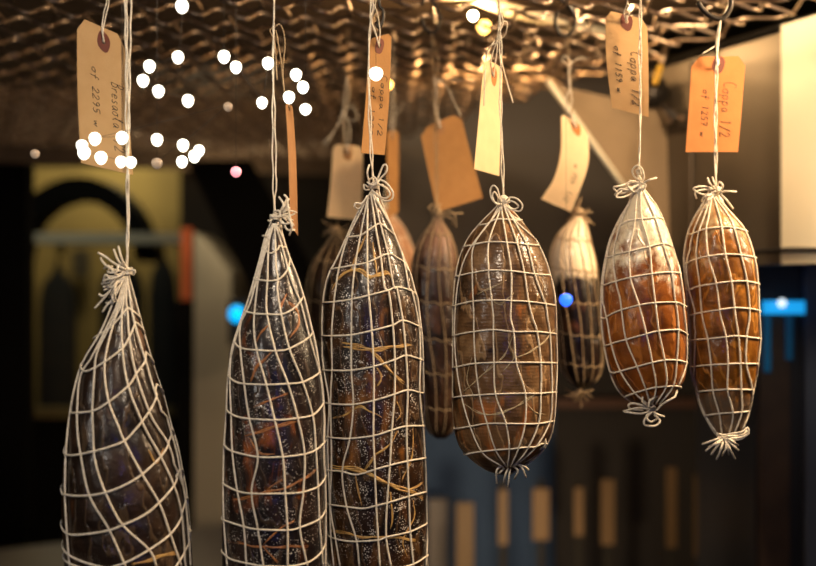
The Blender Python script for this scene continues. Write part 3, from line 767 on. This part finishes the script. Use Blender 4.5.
    if patch:
        q = MB(); vs = []; K = 16
        for r_, o_ in ((hr*1.02, th/2+.0003), (pr, th/2+.0003), (pr, th/2), (hr*1.02, th/2)):
            for k in range(K):
                a = 2*PI*(k+.5)/K
                rr = r_ if r_ < pr else r_*(1.0 if (k//2) % 2 else .93)
                s = min(1, max(0, hs + rr/W*math.cos(a)*.85)); t = min(1, max(0, ht + rr/H*math.sin(a)*1.25)) if r_ >= pr else ht + rr/H*math.sin(a)
                vs.append(S(s, t) + nrm(s, t)*o_)
        fs = []
        for ring in range(4):
            nx = (ring+1) % 4
            for k in range(K):
                l = (k+1) % K; fs.append((ring*K+k, ring*K+l, nx*K+l, nx*K+k))
        q.add(vs, fs); q.build('eyelet_patch', patch, root, smooth=False)
    if texts:
        w = MB()
        for (txt, s0, t0, t1, hgt) in texts:     # written down the tag: letters stand towards +s
            n = len(txt); step = (t1-t0)/n
            for i, ch in enumerate(txt):
                big = 1.25 if ch in 'CB' else 1
                for stk in G[ch]:
                    pl = []
                    for (gx, gy) in spline(stk, .12):
                        t = t0 + (i + gx*.92 + gy*.12)*step; s = s0 + gy*hgt*big
                        s = min(.98, max(.02, s)); t = min(.99, t)
                        pl.append(S(s, t) + nrm(s, t)*(th/2+.00015))
                    w.tube(pl, .00034, 4)
        w.build('handwriting', M_ink, root)
    if ties:
        tm = MB()
        for i, pl in enumerate(ties):
            pts = spline(pl, 3); n = len(pts)
            D0 = lerp(Dl, Dr, hs); TD = tieD if tieD else D0
            tm.tube([P(p.x, p.y, lerp(D0-.003, TD, min(1, k/max(1, n-1)*1.2)) - .002*math.sin(k*.4+i)) for k, p in enumerate(pts)], .0007, 5)
        # the loop passes through the hole
        c = S(hs, ht); tm.tube([c + Vector((0, -.003, .006)), c + Vector((0, -.0025, 0)), c + Vector((0, .0, -.0012)), c + Vector((0, .003, .004))], .0007, 5)
        tm.build('tie_string', tie_mat or M_cord, root)
    return root

make_tag('manila_tag', 'long manila tag with reddish eyelet at the far left, crossed by round light reflections', M_manila,
    [(77,16),(77.5,90),(81,163)], [(125,37),(128,100),(133,175)], 1.10, 1.10, (104,41), [('of 2295 w', .30, .30, .72, .13), ('Bresaola 1/2', .68, .36, .86, .2)],
    cut=(.16,.09), ties=[[(104,41),(103,32),(106,15),(109,0),(110,-40)],[(104,41),(102,28),(104,12),(107,-2),(108,-40)]], tieD=1.09)
make_tag('brown_tag', 'thin brown tag seen edge-on beside the string of the second ham', M_brown,
    [(285.5,103),(288.5,160),(290,225)], [(292.5,106),(296,160),(298,236)], 1.115, 1.15, (289.5,108), cut=(.1,.02), bend=.004, patch=None,
    ties=[[(289.5,108),(285,95),(283,70),(285,45),(283,30),(279,24),(275,27)],[(289,108),(284,90),(281,60),(276,30)],[(275,27),(270,30),(275,45),(277,80)]], tieD=1.11, tie_mat=M_cordb)
make_tag('tan_tag', 'tan tag with dark eyelet and faint writing just above the tall third ham', M_tan,
    [(369,39),(366,95),(361,153)], [(391.5,33),(389,100),(384.5,155)], 1.165, 1.18, (379,46), [('Coppa 1/2', .62, .34, .85, .2), ('of 1259', .25, .42, .85, .16)],
    cut=(.15,.03), ties=[[(379,46),(377,38),(372,22),(374,10),(376,0),(378,-30)],[(379,46),(375,30),(370,18),(372,0),(374,-30)],[(379,46),(380,30),(377,12),(371,-4),(370,-30)]], tieD=1.16)
make_tag('cream_tag', 'cream tag with rounded corners, blurred, hanging left of the tan tag', M_cream,
    [(333,144),(331,180),(327,217)], [(363,146),(362.5,185),(360,220)], 1.62, 1.62, (348,153), cut=(.2,.1), round_=True, patch=M_brown,
    ties=[[(348,153),(350,130),(346,113),(349,95),(347,78)],[(348,153),(344,128),(343,112),(345,90),(347,76)],[(346,112),(338,125),(325,147)],[(343,110),(335,130),(322,144)],[(344,112),(352,106),(358,118),(348,120),(343,112)]])
make_tag('orange_tag', 'narrow blurred orange-brown tag hanging directly behind the right side of the tan tag', M_tan,
    [(386.5,131),(387,170),(388.5,218)], [(398.5,130),(398.5,170),(398,212)], 1.70, 1.72, (392.5,137), cut=(.15,.04), patch=None,
    ties=[[(392.5,137),(391,120),(388,105),(392,90),(393,top_y(1.7))],[(391,124),(398,112),(404,102)],[(391,120),(385,128),(378,138)],[(392,137),(395,120),(394,100),(393,88)]])
make_tag('brown_tag', 'wide blank brown tag tilted clockwise above the blurred ham left of centre', M_tan,
    [(419.5,130),(428,170),(437,212)], [(460,112),(471,155),(483,198)], 1.53, 1.53, (440.6,127), cut=(.18,.08), patch=M_brown,
    ties=[[(440.6,127),(438,115),(437,95),(438,78)],[(440,127),(435,110),(436,92),(434,76)],[(437,79),(448,88),(452,97),(461,116)],[(437,80),(450,80),(475,81)]], tieD=1.5)
make_tag('cream_tag', 'narrow cream tag turned almost sideways above the broad central ham', M_cream,
    [(484,58),(479,115),(474,169)], [(502.5,68),(501,120),(499,176)], 1.20, 1.245, (493.5,77), cut=(.18,.04), patch=M_orange,
    ties=[[(493.5,77),(491,60),(497,40),(499,20),(500,0)],[(493.5,77),(496,58),(499,35),(503,22),(498,5)],[(495,40),(488,52),(485,75),(484,106)],[(499,50),(505,75),(513,103)],[(497,42),(505,35),(507,22),(500,24),(497,40)],[(493.5,76),(486,60),(489,48),(498,42)]], tieD=1.19)
make_tag('cream_tag', 'bright cream tag curled in a bow, touching the pale diagonal stick', M_cream,
    [(561,113),(561,150),(554,178),(541,199)], [(586,128),(589,150),(586,173),(571,212)], 1.47, 1.47, (576,128), [('w 759', .55, .48, .7, .18), ('1/2', .62, .78, .92, .16)],
    bend=.012, cut=(.2,.06), round_=True, patch=M_orange,
    ties=[[(576,128),(573,118),(570,112),(572,100),(569,80),(570,62)],[(576,128),(569,112),(566,98),(570,88),(568,70)],[(569,66),(562,60),(566,56),(572,64)],[(569,64),(580,58),(586,59)]])
make_tag('manila_tag', 'manila tag with dark eyelet left of the orange tag, its lower edge curling away', M_manila,
    [(605.5,10),(606.5,60),(612,108)], [(647,20),(648.5,70),(648.6,117)], 1.235, 1.235, (626,21), [('Coppa 1/2', .58, .36, .92, .22), ('of 1159 w', .2, .34, .82, .15)],
    bend=.006, cut=(.13,.08), ties=[[(626,21),(624,12),(627,3),(628,-20)],[(626,21),(630,10),(627,0),(627,-20)]], tieD=1.22)
make_tag('orange_tag', 'square-edged bright orange tag with dark eyelet hanging above the far right ham', M_orange,
    [(692,57),(689,105),(685.5,152)], [(746,56),(742,105),(738,152)], 1.27, 1.27, (718.6,65), [('Coppa 1/2', .62, .27, .85, .2), ('of 1257 w', .25, .34, .84, .12)],
    cut=(.14,.1), ties=[[(718.6,65),(717,50),(720,30),(721,17)],[(718,65),(716,45),(718,28),(722,17)],[(718,44),(712,48),(702,54)]], tieD=1.25)

# ------------------------------------------------------------------ hooks
def hook(label, pxs, D, r=.0026):
    root = thing('meat_hook', P(pxs[0][0], pxs[0][1], D), label, 'hook', 'meat hooks on the wire rack')
    mb = MB()
    pts = [P(p[0], p[1], D) for p in pxs]
    z1 = RACK_Z + .004
    a = pts[0]
    up = [Vector((a.x-.012, D, z1-.006)), Vector((a.x-.006, D, z1+.004)), Vector((a.x+.004, D, z1+.004)), Vector((a.x+.003, D, (z1+a.z)/2))]
    mb.tube(spline(up + pts, .003), r, 8)
    mb.build('hook_wire', M_hook, root)
hook('dark metal hook curving above the wide blank brown tag', [(430,-4),(436,7),(440,17),(438,28),(432,33),(425,28),(422,18)], D4)
hook('dark looped hook holding the string of the curled cream tag', [(559,-2),(569,7),(575,18),(573,29),(567,36),(559,33),(555,22),(557,12)], D6)
hook('dark round hook holding the strings of the bright orange tag', [(731,-6),(731,5),(727,14),(721,19),(712,17),(703,10),(698,2)], D8, .003)
hook('small steel hook behind the top of the tan tag', [(379,2),(383,10),(383,20),(379,28),(376,22)], 1.195, .0018)

# ------------------------------------------------------------------ wire rack
U = Vector((.927, .375, 0)); V = Vector((-.375, .927, 0))
O = Vector((.324, 2.015, RACK_Z))
rack = thing('wire_rack', O, 'wavy wire mesh rack overhead from which every ham hangs', 'rack')
pitch = .062; row = .076
umin, umax, vmin, vmax = -2.3, 0.0, -1.35, 1.45
def wave(x):       # flattened zigzag
    x = x % 1.0
    k = abs(x*4-2)-1
    return max(-.62, min(.62, k))/.62
lw = MB(); cw = MB()
nu = int((umax-umin)/pitch); nv = int((vmax-vmin)/row)
for j in range(nv+1):
    v = vmin + j*row; pts = []
    n = nu*8
    for i in range(n+1):
        u = umin + (umax-umin)*i/n; w = wave((u/pitch)*1.0 + (j % 2)*.5)
        pts.append(O + U*u + V*(v + .012*w) + Vector((0, 0, .0075*w)))
    cw.tube(pts, .0029, 6)
for i in range(nu+1):
    u = umax - i*pitch; pts = []
    n = nv*8
    for j in range(n+1):
        v = vmin + (vmax-vmin)*j/n; w = wave((v/row)*.5 + (i % 2)*.5 + .25)
        pts.append(O + U*(u + .012*w) + V*v + Vector((0, 0, .002-.004*w)))
    lw.tube(pts, .0024, 6)
cw.build('cross_wires', M_wire, rack); lw.build('long_wires', M_wire, rack)

# ------------------------------------------------------------------ window reflections of lights, built as bulbs
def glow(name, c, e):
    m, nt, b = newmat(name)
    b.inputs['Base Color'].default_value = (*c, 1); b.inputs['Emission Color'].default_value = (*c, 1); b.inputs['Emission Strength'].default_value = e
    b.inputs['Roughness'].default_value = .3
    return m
G_white = glow('warm_white_reflection', (1,.96,.80), 2.6)
G_gold = glow('gold_reflection', (1,.55,.12), 6)
G_goldc = glow('gold_core_reflection', (1,.85,.45), 7)
G_dim = glow('dim_reflection', (.30,.22,.15), .5)
G_pink = glow('pink_reflection', (1,.35,.42), .9)
G_blue = glow('blue_reflection', (.02,.12,1), 2.2)
wirem = simple('clear_lead', (.03,.025,.02), rough=.4)
def reflected_lights(label, pts, D, r_px=5.9, mat=G_white, mats=None, top=None, rr=1.12):  # reflections in the window glass, built as hanging glowing bulbs
    root = thing('light_reflection', P(pts[0][0], pts[0][1], D), label, 'reflected fairy lights')
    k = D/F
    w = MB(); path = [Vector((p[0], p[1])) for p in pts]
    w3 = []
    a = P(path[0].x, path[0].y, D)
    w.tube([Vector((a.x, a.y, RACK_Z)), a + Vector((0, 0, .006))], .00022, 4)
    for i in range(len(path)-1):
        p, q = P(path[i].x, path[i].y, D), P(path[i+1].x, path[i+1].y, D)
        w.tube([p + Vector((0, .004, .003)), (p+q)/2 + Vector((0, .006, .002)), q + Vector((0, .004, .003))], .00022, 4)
    w.build('added_lead', wirem, root)  # leads added to carry the reflection bulbs
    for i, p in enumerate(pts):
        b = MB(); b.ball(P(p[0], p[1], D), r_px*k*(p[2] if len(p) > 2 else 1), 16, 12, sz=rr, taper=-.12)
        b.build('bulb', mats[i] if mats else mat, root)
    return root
DB = 1.045
reflected_lights('row of white fairy light reflections over the foot of the far left manila tag', [(122,138),(95,139),(82,146,.95),(84,153,1.05),(101,158),(121,162,.9),(131,162.5,.9)], DB)
reflected_lights('tall row of white fairy light reflections just right of the far left tag', [(182,6.5,1.1),(178,57.5),(149.5,66.5),(143,81),(158.5,91.5),(188,101)], DB)
reflected_lights('low cluster of white fairy light reflections left of the second ham string', [(157,140),(183,145.5),(199,151,.95),(194.5,156.5,1.),(182,162,.95)], DB+.02)
reflected_lights('row of white fairy light reflections around the string of the second ham', [(224,57,1.05),(236,67.5),(262,103,.95),(268,63.5),(296,75),(303,87.5),(289,97.5)], 1.10)
reflected_lights('single white round light reflection beside the top of the cream rounded tag', [(305.5,109.5)], 1.075, rr=1)
reflected_lights('single white round light reflection in front of the tan tag', [(376,74)], 1.13, r_px=7, rr=1)
reflected_lights('three dim fairy light reflections in the dark left of the second ham', [(157,163.5,.95),(228,107,.8),(35,154,.8)], 1.06, mat=G_dim, rr=1)
reflected_lights('single pink light reflection below the cluster of white reflected fairy lights', [(236,172,.95)], 1.06, r_px=5.8, mat=G_pink, rr=1)
reflected_lights('blurred blue light reflection in front of the mouldy-topped ham', [(566,300)], 1.36, r_px=6.5, mat=G_blue, rr=1)
reflected_lights('pale warm light reflection near the top edge above the brown tag', [(473,16)], 1.13, r_px=6.5, mat=G_goldc, rr=1)
reflected_lights('golden blurred light reflection just right of the narrow cream tag top', [(484,27,1.15)], 1.62, r_px=6, mat=G_gold, rr=1)
reflected_lights('golden glowing light reflection behind the right edge of the tan tag', [(388,85,.8)], 1.62, r_px=6, mat=G_gold, rr=1)

# ------------------------------------------------------------------ setting
def slab(name, x0, y0, x1, y1, D, m, parent=None, th=.03, kind='structure'):
    mb = MB()
    a = P(x0, y0, D); b = P(x1, y1, D)
    mb.box((min(a.x,b.x), D, min(a.z,b.z)), (max(a.x,b.x), D+th, max(a.z,b.z)))
    o = mb.build(name, m, parent, smooth=False)
    if parent is None and kind: o['kind'] = kind
    return o
S_dark = simple('dark_wall_paint', (.035,.024,.014), (.028,.018,.010), rough=.8, scale=3)
S_black = simple('black_frame', (.003,.0025,.002), rough=.8, spec=.1)
S_olive = simple('olive_plaster', (.17,.13,.045), (.10,.075,.025), rough=.9, scale=2.5)
S_panel = simple('case_back_panel', (.095,.075,.055), (.08,.063,.046), rough=.5, scale=4)
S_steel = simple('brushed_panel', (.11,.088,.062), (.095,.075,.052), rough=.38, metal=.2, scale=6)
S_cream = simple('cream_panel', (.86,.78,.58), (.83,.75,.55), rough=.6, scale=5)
S_tan = simple('tan_board', (.30,.21,.12), (.27,.19,.11), rough=.7, scale=12)
S_ceil = simple('case_ceiling', (.10,.07,.045), (.08,.055,.035), rough=.7, scale=3)
S_floor = simple('floor_tile', (.05,.045,.045), (.04,.036,.036), rough=.5, scale=4)
S_blue = simple('slate_blue_wall', (.042,.08,.165), (.033,.065,.135), rough=.9, scale=2)
S_wood = simple('lit_slat_wood', (.19,.11,.045), (.12,.07,.025), rough=.6, scale=8, stretch=(1,1,.2))
S_red = simple('orange_post_paint', (.55,.11,.03), (.45,.09,.02), rough=.6)
S_coat = simple('dark_cloth', (.016,.014,.011), (.022,.018,.012), rough=.9, scale=12)
S_grey = simple('grey_counter', (.16,.14,.13), (.13,.115,.105), rough=.6, scale=5)
S_lit = simple('pale_paint', (.36,.32,.24), (.32,.28,.21), rough=.7, scale=5)

fl = MB(); fl.box((-5, -1.5, -.05), (5, 8, 0)); fl.build('floor', S_floor, smooth=False)['kind'] = 'structure'
cl = MB(); cl.box((-5, 3.6, 2.9), (5, 8, 2.95)); cl.build('ceiling', S_dark, smooth=False)['kind'] = 'structure'
# case ceiling over the rack
cc = MB(); a = [O + U*-2.6 + V*-1.5, O + U*.35 + V*-1.5, O + U*.35 + V*1.75, O + U*-2.6 + V*1.75]
cc.hexa([p + Vector((0,0,.16)) for p in a], (0,0,.02)); cc.build('ceiling', S_ceil, smooth=False)['kind'] = 'structure'
# pale light rail above the rack
tr = MB(); p0, p1 = O + U*-.62 + V*-.75, O + U*-.06 + V*-.12
p0 = P(440,-6,1.95); p1 = P(612,37,2.25)
dv = Vector((0,.03,0))
tr.hexa([p0, p1, p1+dv, p0+dv], (0,0,.012)); o = tr.build('trim_1', S_cream, smooth=False); o['kind'] = 'structure'
# beam along the far end of the rack
bm = MB(); e0 = O + U*-2.6 + V*1.47; e1 = O + U*.02 + V*1.47
bm.hexa([e0+Vector((0,0,-.045)), e1+Vector((0,0,-.045)), e1+Vector((0,0,.16)), e0+Vector((0,0,.16))], V*.05)
bm.build('trim_2', simple('beam_wood', (.13,.08,.045), (.10,.06,.03), rough=.7, scale=6), smooth=False)['kind'] = 'structure'

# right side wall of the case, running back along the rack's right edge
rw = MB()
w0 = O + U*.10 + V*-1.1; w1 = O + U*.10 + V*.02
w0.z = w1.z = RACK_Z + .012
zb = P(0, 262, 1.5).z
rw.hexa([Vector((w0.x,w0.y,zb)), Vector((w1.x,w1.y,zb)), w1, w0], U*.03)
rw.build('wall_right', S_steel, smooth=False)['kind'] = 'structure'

slab('wall_back', 395, 60, 760, 700, 3.05, S_panel)
slab('wall_middle', 180, 90, 470, 900, 4.4, S_dark)
slab('wall_far', -900, -300, 1500, 900, 7.0, S_olive)
wl = MB(); wl.box((-4.0,-1.5,0),(-3.95,7,2.9)); wl.build('wall_left', S_dark, smooth=False)['kind'] = 'structure'
wr = MB(); wr.box((3.2,-1.5,0),(3.25,7,2.9)); wr.build('wall_far_right', S_dark, smooth=False)['kind'] = 'structure'

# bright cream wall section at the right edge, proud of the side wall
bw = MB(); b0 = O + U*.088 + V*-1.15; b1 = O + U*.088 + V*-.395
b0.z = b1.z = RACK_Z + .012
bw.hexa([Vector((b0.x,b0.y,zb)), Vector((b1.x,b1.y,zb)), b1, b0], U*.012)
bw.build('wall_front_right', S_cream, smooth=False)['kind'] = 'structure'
# dark gasket along the top of the side wall, a vertical seam and a bracket
gk = MB(); g0 = O + U*.095 + V*-1.1; g1 = O + U*.095 + V*.02
g0.z = g1.z = RACK_Z + .012
gk.tube([g0, g1], .006, 6); gk.build('trim_3', S_black)['kind'] = 'structure'
def onwall(px, z, off=-.004):
    k = (px-408)/F        # where the sight line of a pixel column meets the side wall
    a = O + U*(.10+off)
    v = (k*a.y - a.x) / (V.x - k*V.y)
    return Vector((a.x+V.x*v, a.y+V.y*v, z))
sm_ = MB(); s0 = onwall(691, RACK_Z); s1 = onwall(691, zb); sm_.tube([s0, s1], .003, 6); sm_.build('trim_4', simple('seam', (.12,.09,.06), rough=.6))['kind'] = 'structure'
h0 = onwall(677, P(0,118,1.9).z, -.012)
t = thing('wall_bracket', h0, 'small dark bracket and round knob on the case wall left of the orange tag', 'bracket')
mb = MB()
mb.hexa([h0 + V*-.028 + Vector((0,0,-.014)), h0 + V*.028 + Vector((0,0,-.014)), h0 + V*.028 + Vector((0,0,.014)), h0 + V*-.028 + Vector((0,0,.014))], U*.012)
mb.build('plate', M_hook, t, smooth=False)
for k in (-.018, .018):
    mb = MB(); mb.ball(h0 + V*k - U*.003, .005, 8, 6); mb.build('screw', M_wire, t)
kb = P(653, 92, h0.y+.02); mb = MB(); mb.tube([kb, kb + Vector((0,.03,0))], [.028,.024], 18); mb.tube([kb+Vector((0,.02,0)), h0], .006, 8); mb.build('knob', M_hook, t)
# rod with a yellow end
a, b = P(667,44,1.88), P(655,84,1.86)
t = thing('thin_rod', b, 'thin metal rod with a yellow tip slanting between the manila and orange tags', 'rod')
mb = MB(); mb.tube([a, a.lerp(b,.55)], .004, 8); mb.build('shaft', M_wire, t)
mb = MB(); mb.tube([a.lerp(b,.55), b], .005, 8); mb.build('tip', simple('yellow_tip', (.7,.42,.05), rough=.5), t)
# tan lid panel with the pale stick along its sloping edge
t = thing('tan_board', P(640,240,1.86), 'tan sloping board standing behind the curled cream tag', 'board')
mb = MB(); mb.hexa([P(551,84,1.84), P(640,104,1.96), P(690,116,2.0), P(690,250,2.0), P(668,250,1.96), P(622,186,1.86)], (0,.008,0)); mb.build('board', S_tan, t, smooth=False)
t = thing('wooden_stick', P(622,186,1.80), 'pale wooden stick running diagonally from the curled cream tag to the amber ham neck', 'stick')
mb = MB(); mb.tube([P(547,80,1.835), P(624,187,1.85)], .0048, 10); mb.build('stick', S_cream, t)

# black cable under the side wall
c = MB(); c.tube(spline([onwall(x, zb + .019 + .002*math.sin(x*.05), -.016) for x in (905,870,840,815,790,770,752,735,715,700)], .02), .0035, 8)
tag(c.build('power_cable', M_cable, origin=P(775,246,1.55)), 'black cable running level along the bottom of the bright side wall', 'cable')
# machine with the cyan lit display, right
t = thing('display_unit', P(785,500,2.0), 'dark appliance with a glowing cyan strip at the right edge', 'appliance')
slab('cabinet', 755, 262, 1000, 1132, 2.0, simple('appliance_black', (.018,.018,.022), rough=.4), t, th=.4, kind=None)
slab('side_strip', 760, 300, 790, 600, 1.985, simple('appliance_brown', (.06,.035,.02), (.04,.024,.015), rough=.5), t, th=.012, kind=None)
slab('side_strip', 806, 262, 830, 600, 1.98, simple('appliance_grey', (.10,.12,.17), rough=.35), t, th=.015, kind=None)
slab('screen_strip', 764, 301, 805, 314, 1.97, glow('cyan_led', (.01,.32,.75), 1.0), t, th=.01, kind=None)
slab('screen_edge', 765, 316, 771, 372, 1.972, glow('cyan_led_dim', (.005,.10,.22), .22), t, th=.01, kind=None)
slab('screen_edge', 787, 316, 793, 360, 1.972, glow('cyan_led_faint', (.005,.08,.18), .18), t, th=.01, kind=None)
mb = MB(); mb.ball(P(782,303,1.955), .0075, 12, 8); mb.build('indicator_lamp', glow('indicator', (.75,.9,1), 1.3), t)
for x0, z0 in ((700,262),(735,262)):
    pass
slab('wall_lower_right', 556, 252, 770, 1300, 2.9, simple('dark_plinth', (.022,.018,.016), (.017,.014,.013), rough=.8, scale=2))
slab('trim_5', 556, 399, 770, 408, 2.88, simple('red_brown_rail', (.09,.04,.022), rough=.6), th=.02)
slab('wall_lower_middle', 330, 402, 562, 1300, 2.95, S_blue, th=.04)
# slatted rail low behind the hams, pale slabs paint the lit lengths of bars
t = thing('slatted_rail', P(600,600,2.7), 'blurred row of upright wooden slats, lit lengths shown pale, low behind the hams', 'rail')
for (x, ya, yb, w_) in ((465,503,640,17),(503,490,545,9),(541,489,540,16),(579,488,536,9),(608,480,545,13),(672,468,548,10),(700,475,557,10),(727,472,566,9),(751,480,580,6)):
    slab('lit_slat', x-w_/2, ya, x+w_/2, yb, 2.7, S_wood, t, th=.012, kind=None)
slab('bottom_rail', 440, 640, 770, 664, 2.7, S_coat, t, th=.02, kind=None)
for (x, yb) in ((503,640),(541,640),(579,640),(608,640),(672,640),(700,640),(727,640),(751,640)):
    slab('post', x-3, 480, x+3, yb, 2.715, S_coat, t, th=.01, kind=None)
slab('trim_6', 428, 500, 448, 900, 2.85, S_grey, th=.03)

# left: dark frame, then the room beyond
slab('door_1', -330, 150, 27, 1100, 3.1, S_black, th=.06)
slab('window_1', 28, 408, 240, 418, 3.6, S_olive, th=.05)
slab('wall_lower_left', -300, 418, 300, 1200, 3.65, S_black, th=.05)
# dark archway
aw = MB(); D = 4.2; pts = []
for k in range(13):
    a = PI*k/12; pts.append(P(85 - 62*math.cos(a)*1.0, 262 - 62*math.sin(a), D))
outer = [P(-60,262,D), P(-60,140,D), P(230,140,D), P(230,262,D)]
poly = [P(-60,262,D), P(-60,163,D), P(230,163,D), P(230,215,D), P(147,215,D)] 
ring = [P(78 - 74*math.cos(PI*k/16), 262 - 86*math.sin(PI*k/16), D) for k in range(17)]
inn = [P(78 - 56*math.cos(PI*k/16), 262 - 62*math.sin(PI*k/16), D) for k in range(17)]
for k in range(16):
    aw.hexa([ring[k], ring[k+1], inn[k+1], inn[k]], (0,.15,0))
aw.build('trim_7', S_black, smooth=False)['kind'] = 'structure'
slab('wall_upper_left', -300, 100, 260, 166, 4.1, simple('brown_plaster', (.22,.13,.05), (.16,.09,.035), rough=.9, scale=3), th=.06)
slab('wall_behind_arch', -300, 120, 200, 900, 5.2, S_olive, th=.05)
t = thing('wall_shelf', P(100,240,4.0), 'blurred pale shelf running level behind the far left ham', 'shelf')
slab('shelf_board', 34, 233, 186, 243, 4.0, S_lit, t, th=.2, kind=None)
slab('bracket', 60, 243, 63, 256, 4.05, S_black, t, th=.02, kind=None); slab('bracket', 160, 243, 163, 256, 4.05, S_black, t, th=.02, kind=None)
def coat(label, cx, ya, yb, w, D):
    rows = [(ya,cx-w*.06,cx+w*.06),(ya+10,cx-w*.14,cx+w*.14),(ya+22,cx-w*.36,cx+w*.36),(ya+40,cx-w*.46,cx+w*.46),((ya+yb)/2,cx-w*.48,cx+w*.48),(yb-8,cx-w*.5,cx+w*.5),(yb,cx-w*.44,cx+w*.44)]
    m = Meat(D, rows, depth=.45, lump=.08, seed=cx); mb = m.body(None, 40, 40)
    hk = P(cx, ya, D); mb.tube([hk, Vector((hk.x, hk.y, P(0,240,4.0).z))], .004, 6)
    return tag(mb.build('hanging_coat', S_coat, origin=P(cx, ya, D)), label, 'coat', None)
coat('blurred dark coat-like shape hanging below the shelf, at the far left', 58, 262, 412, 40, 4.1)
coat('blurred dark coat-like shape hanging behind the netted ham at the far left', 122, 252, 412, 48, 4.1)
coat('narrow dark shape hanging just left of the orange post', 163, 250, 412, 30, 4.1)
fr = thing('picture_frame', P(78,264,5.1), 'small dark square picture behind the far left hams tassel', 'picture')
slab('frame', 72, 250, 88, 276, 5.1, S_coat, fr, th=.03, kind=None)
t = slab('orange_post', 181, 228, 191, 300, 3.42, S_red, th=.04, kind=None); tag(t, 'orange-red upright post in the blur left of the second ham', 'post')
o = slab('dark_post', 176, 300, 193, 779, 3.42, S_black, th=.06, kind=None); tag(o, 'black upright post below the orange-red one', 'post')
# pale counter end with a dark slanting stair beam over its top corner
pn = MB(); pn.hexa([P(194,232,3.4), P(206,240,3.4), P(231,272,3.4), P(231,782,3.4), P(194,782,3.4)], (0,.3,0))
tag(pn.build('pale_cupboard', S_lit, smooth=False, origin=P(210,640,3.4)), 'pale cupboard side with slanting top, blurred left of the second ham', 'cupboard')
bb = MB(); bb.hexa([P(186,160,3.0), P(250,160,3.0), P(330,300,3.0), P(258,306,3.0)], (0,.05,0))
bb.build('trim_8', S_black, smooth=False)['kind'] = 'structure'
t = thing('blue_lamp', P(237,315,3.0), 'small cyan glowing lamp just left of the second ham', 'lamp')
mb = MB(); mb.ball(P(237,314,3.0), .021, 16, 12); mb.build('bulb', glow('cyan_bulb', (.0,.45,1), 1.6), t)
slab('housing', 228, 300, 262, 345, 3.02, S_coat, t, th=.08, kind=None)
mb = MB(); mb.hexa([P(-100,560,2.6), P(230,524,3.3), P(440,524,3.3), P(400,700,2.2), P(-100,700,2.2)], (0,0,-.02))
tag(mb.build('grey_counter', S_grey, smooth=False, origin=P(200,560,2.8)), 'dark grey counter top low behind the two leftmost hams', 'counter')
mb = MB(); mb.ball(P(205,262,3.2), .012, 10, 8); 

# ------------------------------------------------------------------ lights
def area(name, loc, target, size, power, col, sy=None):
    l = bpy.data.lights.new(name, 'AREA'); l.energy = power; l.color = col; l.size = size
    if sy: l.shape = 'RECTANGLE'; l.size_y = sy
    o = bpy.data.objects.new(name, l); COL.objects.link(o); o.location = loc
    o.rotation_euler = (Vector(target)-Vector(loc)).to_track_quat('-Z', 'Y').to_euler(); return o
def point(name, loc, power, col, r=.05):
    l = bpy.data.lights.new(name, 'POINT'); l.energy = power; l.color = col; l.shadow_soft_size = r
    o = bpy.data.objects.new(name, l); COL.objects.link(o); o.location = loc; return o
WARM = (1,.58,.24); WARM2 = (1,.70,.42)
area('case_lamp', (.64,1.10,EYE+.45), (.20,1.25,EYE-.02), .08, 14, WARM2)
point('case_lamp_back', P(487, 30, 2.0), 6, WARM, .03)
point('case_fill_right', (.32,1.62,EYE+.45), 3.5, (1,.72,.42), .03)  # added fill for the mouldy ham, curled tag and tan board
area('case_lamp_left', (-.05,.55,EYE+.42), (-.12,1.15,EYE-.1), .08, 5, (1,.82,.62))
area('front_fill', (-.75,.25,EYE+.15), (-.12,1.15,EYE-.1), .12, 1.8, (1,.93,.84))  # close front fill added to whiten the left net cords
area('street_sky', (1.2,-1.2,EYE+.1), (0,1.2,EYE-.1), .8, .8, (.75,.83,1))
area('blue_fill', (.12,-.4,EYE-.02), (-.1,1.2,EYE-.05), .12, .7, (.15,.18,1))  # added blue light, gives the dark hams a purple sheen
point('wall_lamp', (.575,1.2,EYE+.12), 2.2, (1,.78,.5), .03)
point('room_lamp', (-1.3,4.75,2.3), 34, (1,.80,.42), .15)
point('cupboard_fill', P(222,206,3.2), 1.9, (1,.8,.5), .03)  # added fill hidden behind the slanting beam, brightens the cupboard top
point('shelf_fill', P(30,140,3.6), 2.5, (.9,1,.8), .04)  # added fill out of sight behind the rack beam, brightens the shelf
area('low_fill', (.2,2.2,.85), (.25,2.9,1.05), .1, 1.8, (1,.72,.42))  # added fill below the frame for the slats and blue wall
w = bpy.data.worlds.new('World'); SC.world = w; w.use_nodes = True
w.node_tree.nodes['Background'].inputs[0].default_value = (.03,.028,.035,1)
w.node_tree.nodes['Background'].inputs[1].default_value = .3

for o in list(COL.objects):
    if o.parent is None and 'category' in o and 'group' not in o:
        g = {'cured meat': 'netted hams hanging from the rack', 'tag': 'card tags tied to the hams', 'reflected fairy lights': 'reflected fairy lights mirrored in the window glass', 'coat': 'dark shapes hanging below the shelf'}.get(o['category'])
        if g: o['group'] = g
cam = bpy.data.cameras.new('camera'); co = bpy.data.objects.new('camera', cam); COL.objects.link(co)
co.location = (0,0,EYE); co.rotation_euler = (PI/2,0,0); cam.lens = 50; cam.sensor_width = 36
cam.clip_start = .05; cam.dof.use_dof = True; cam.dof.focus_distance = 1.15; cam.dof.aperture_fstop = 2.6
SC.camera = co
SC.view_settings.view_transform = 'Standard'; SC.view_settings.look = 'None'
SC.view_settings.gamma = 1; SC.view_settings.exposure = .12
SC.view_settings.use_curve_mapping = False
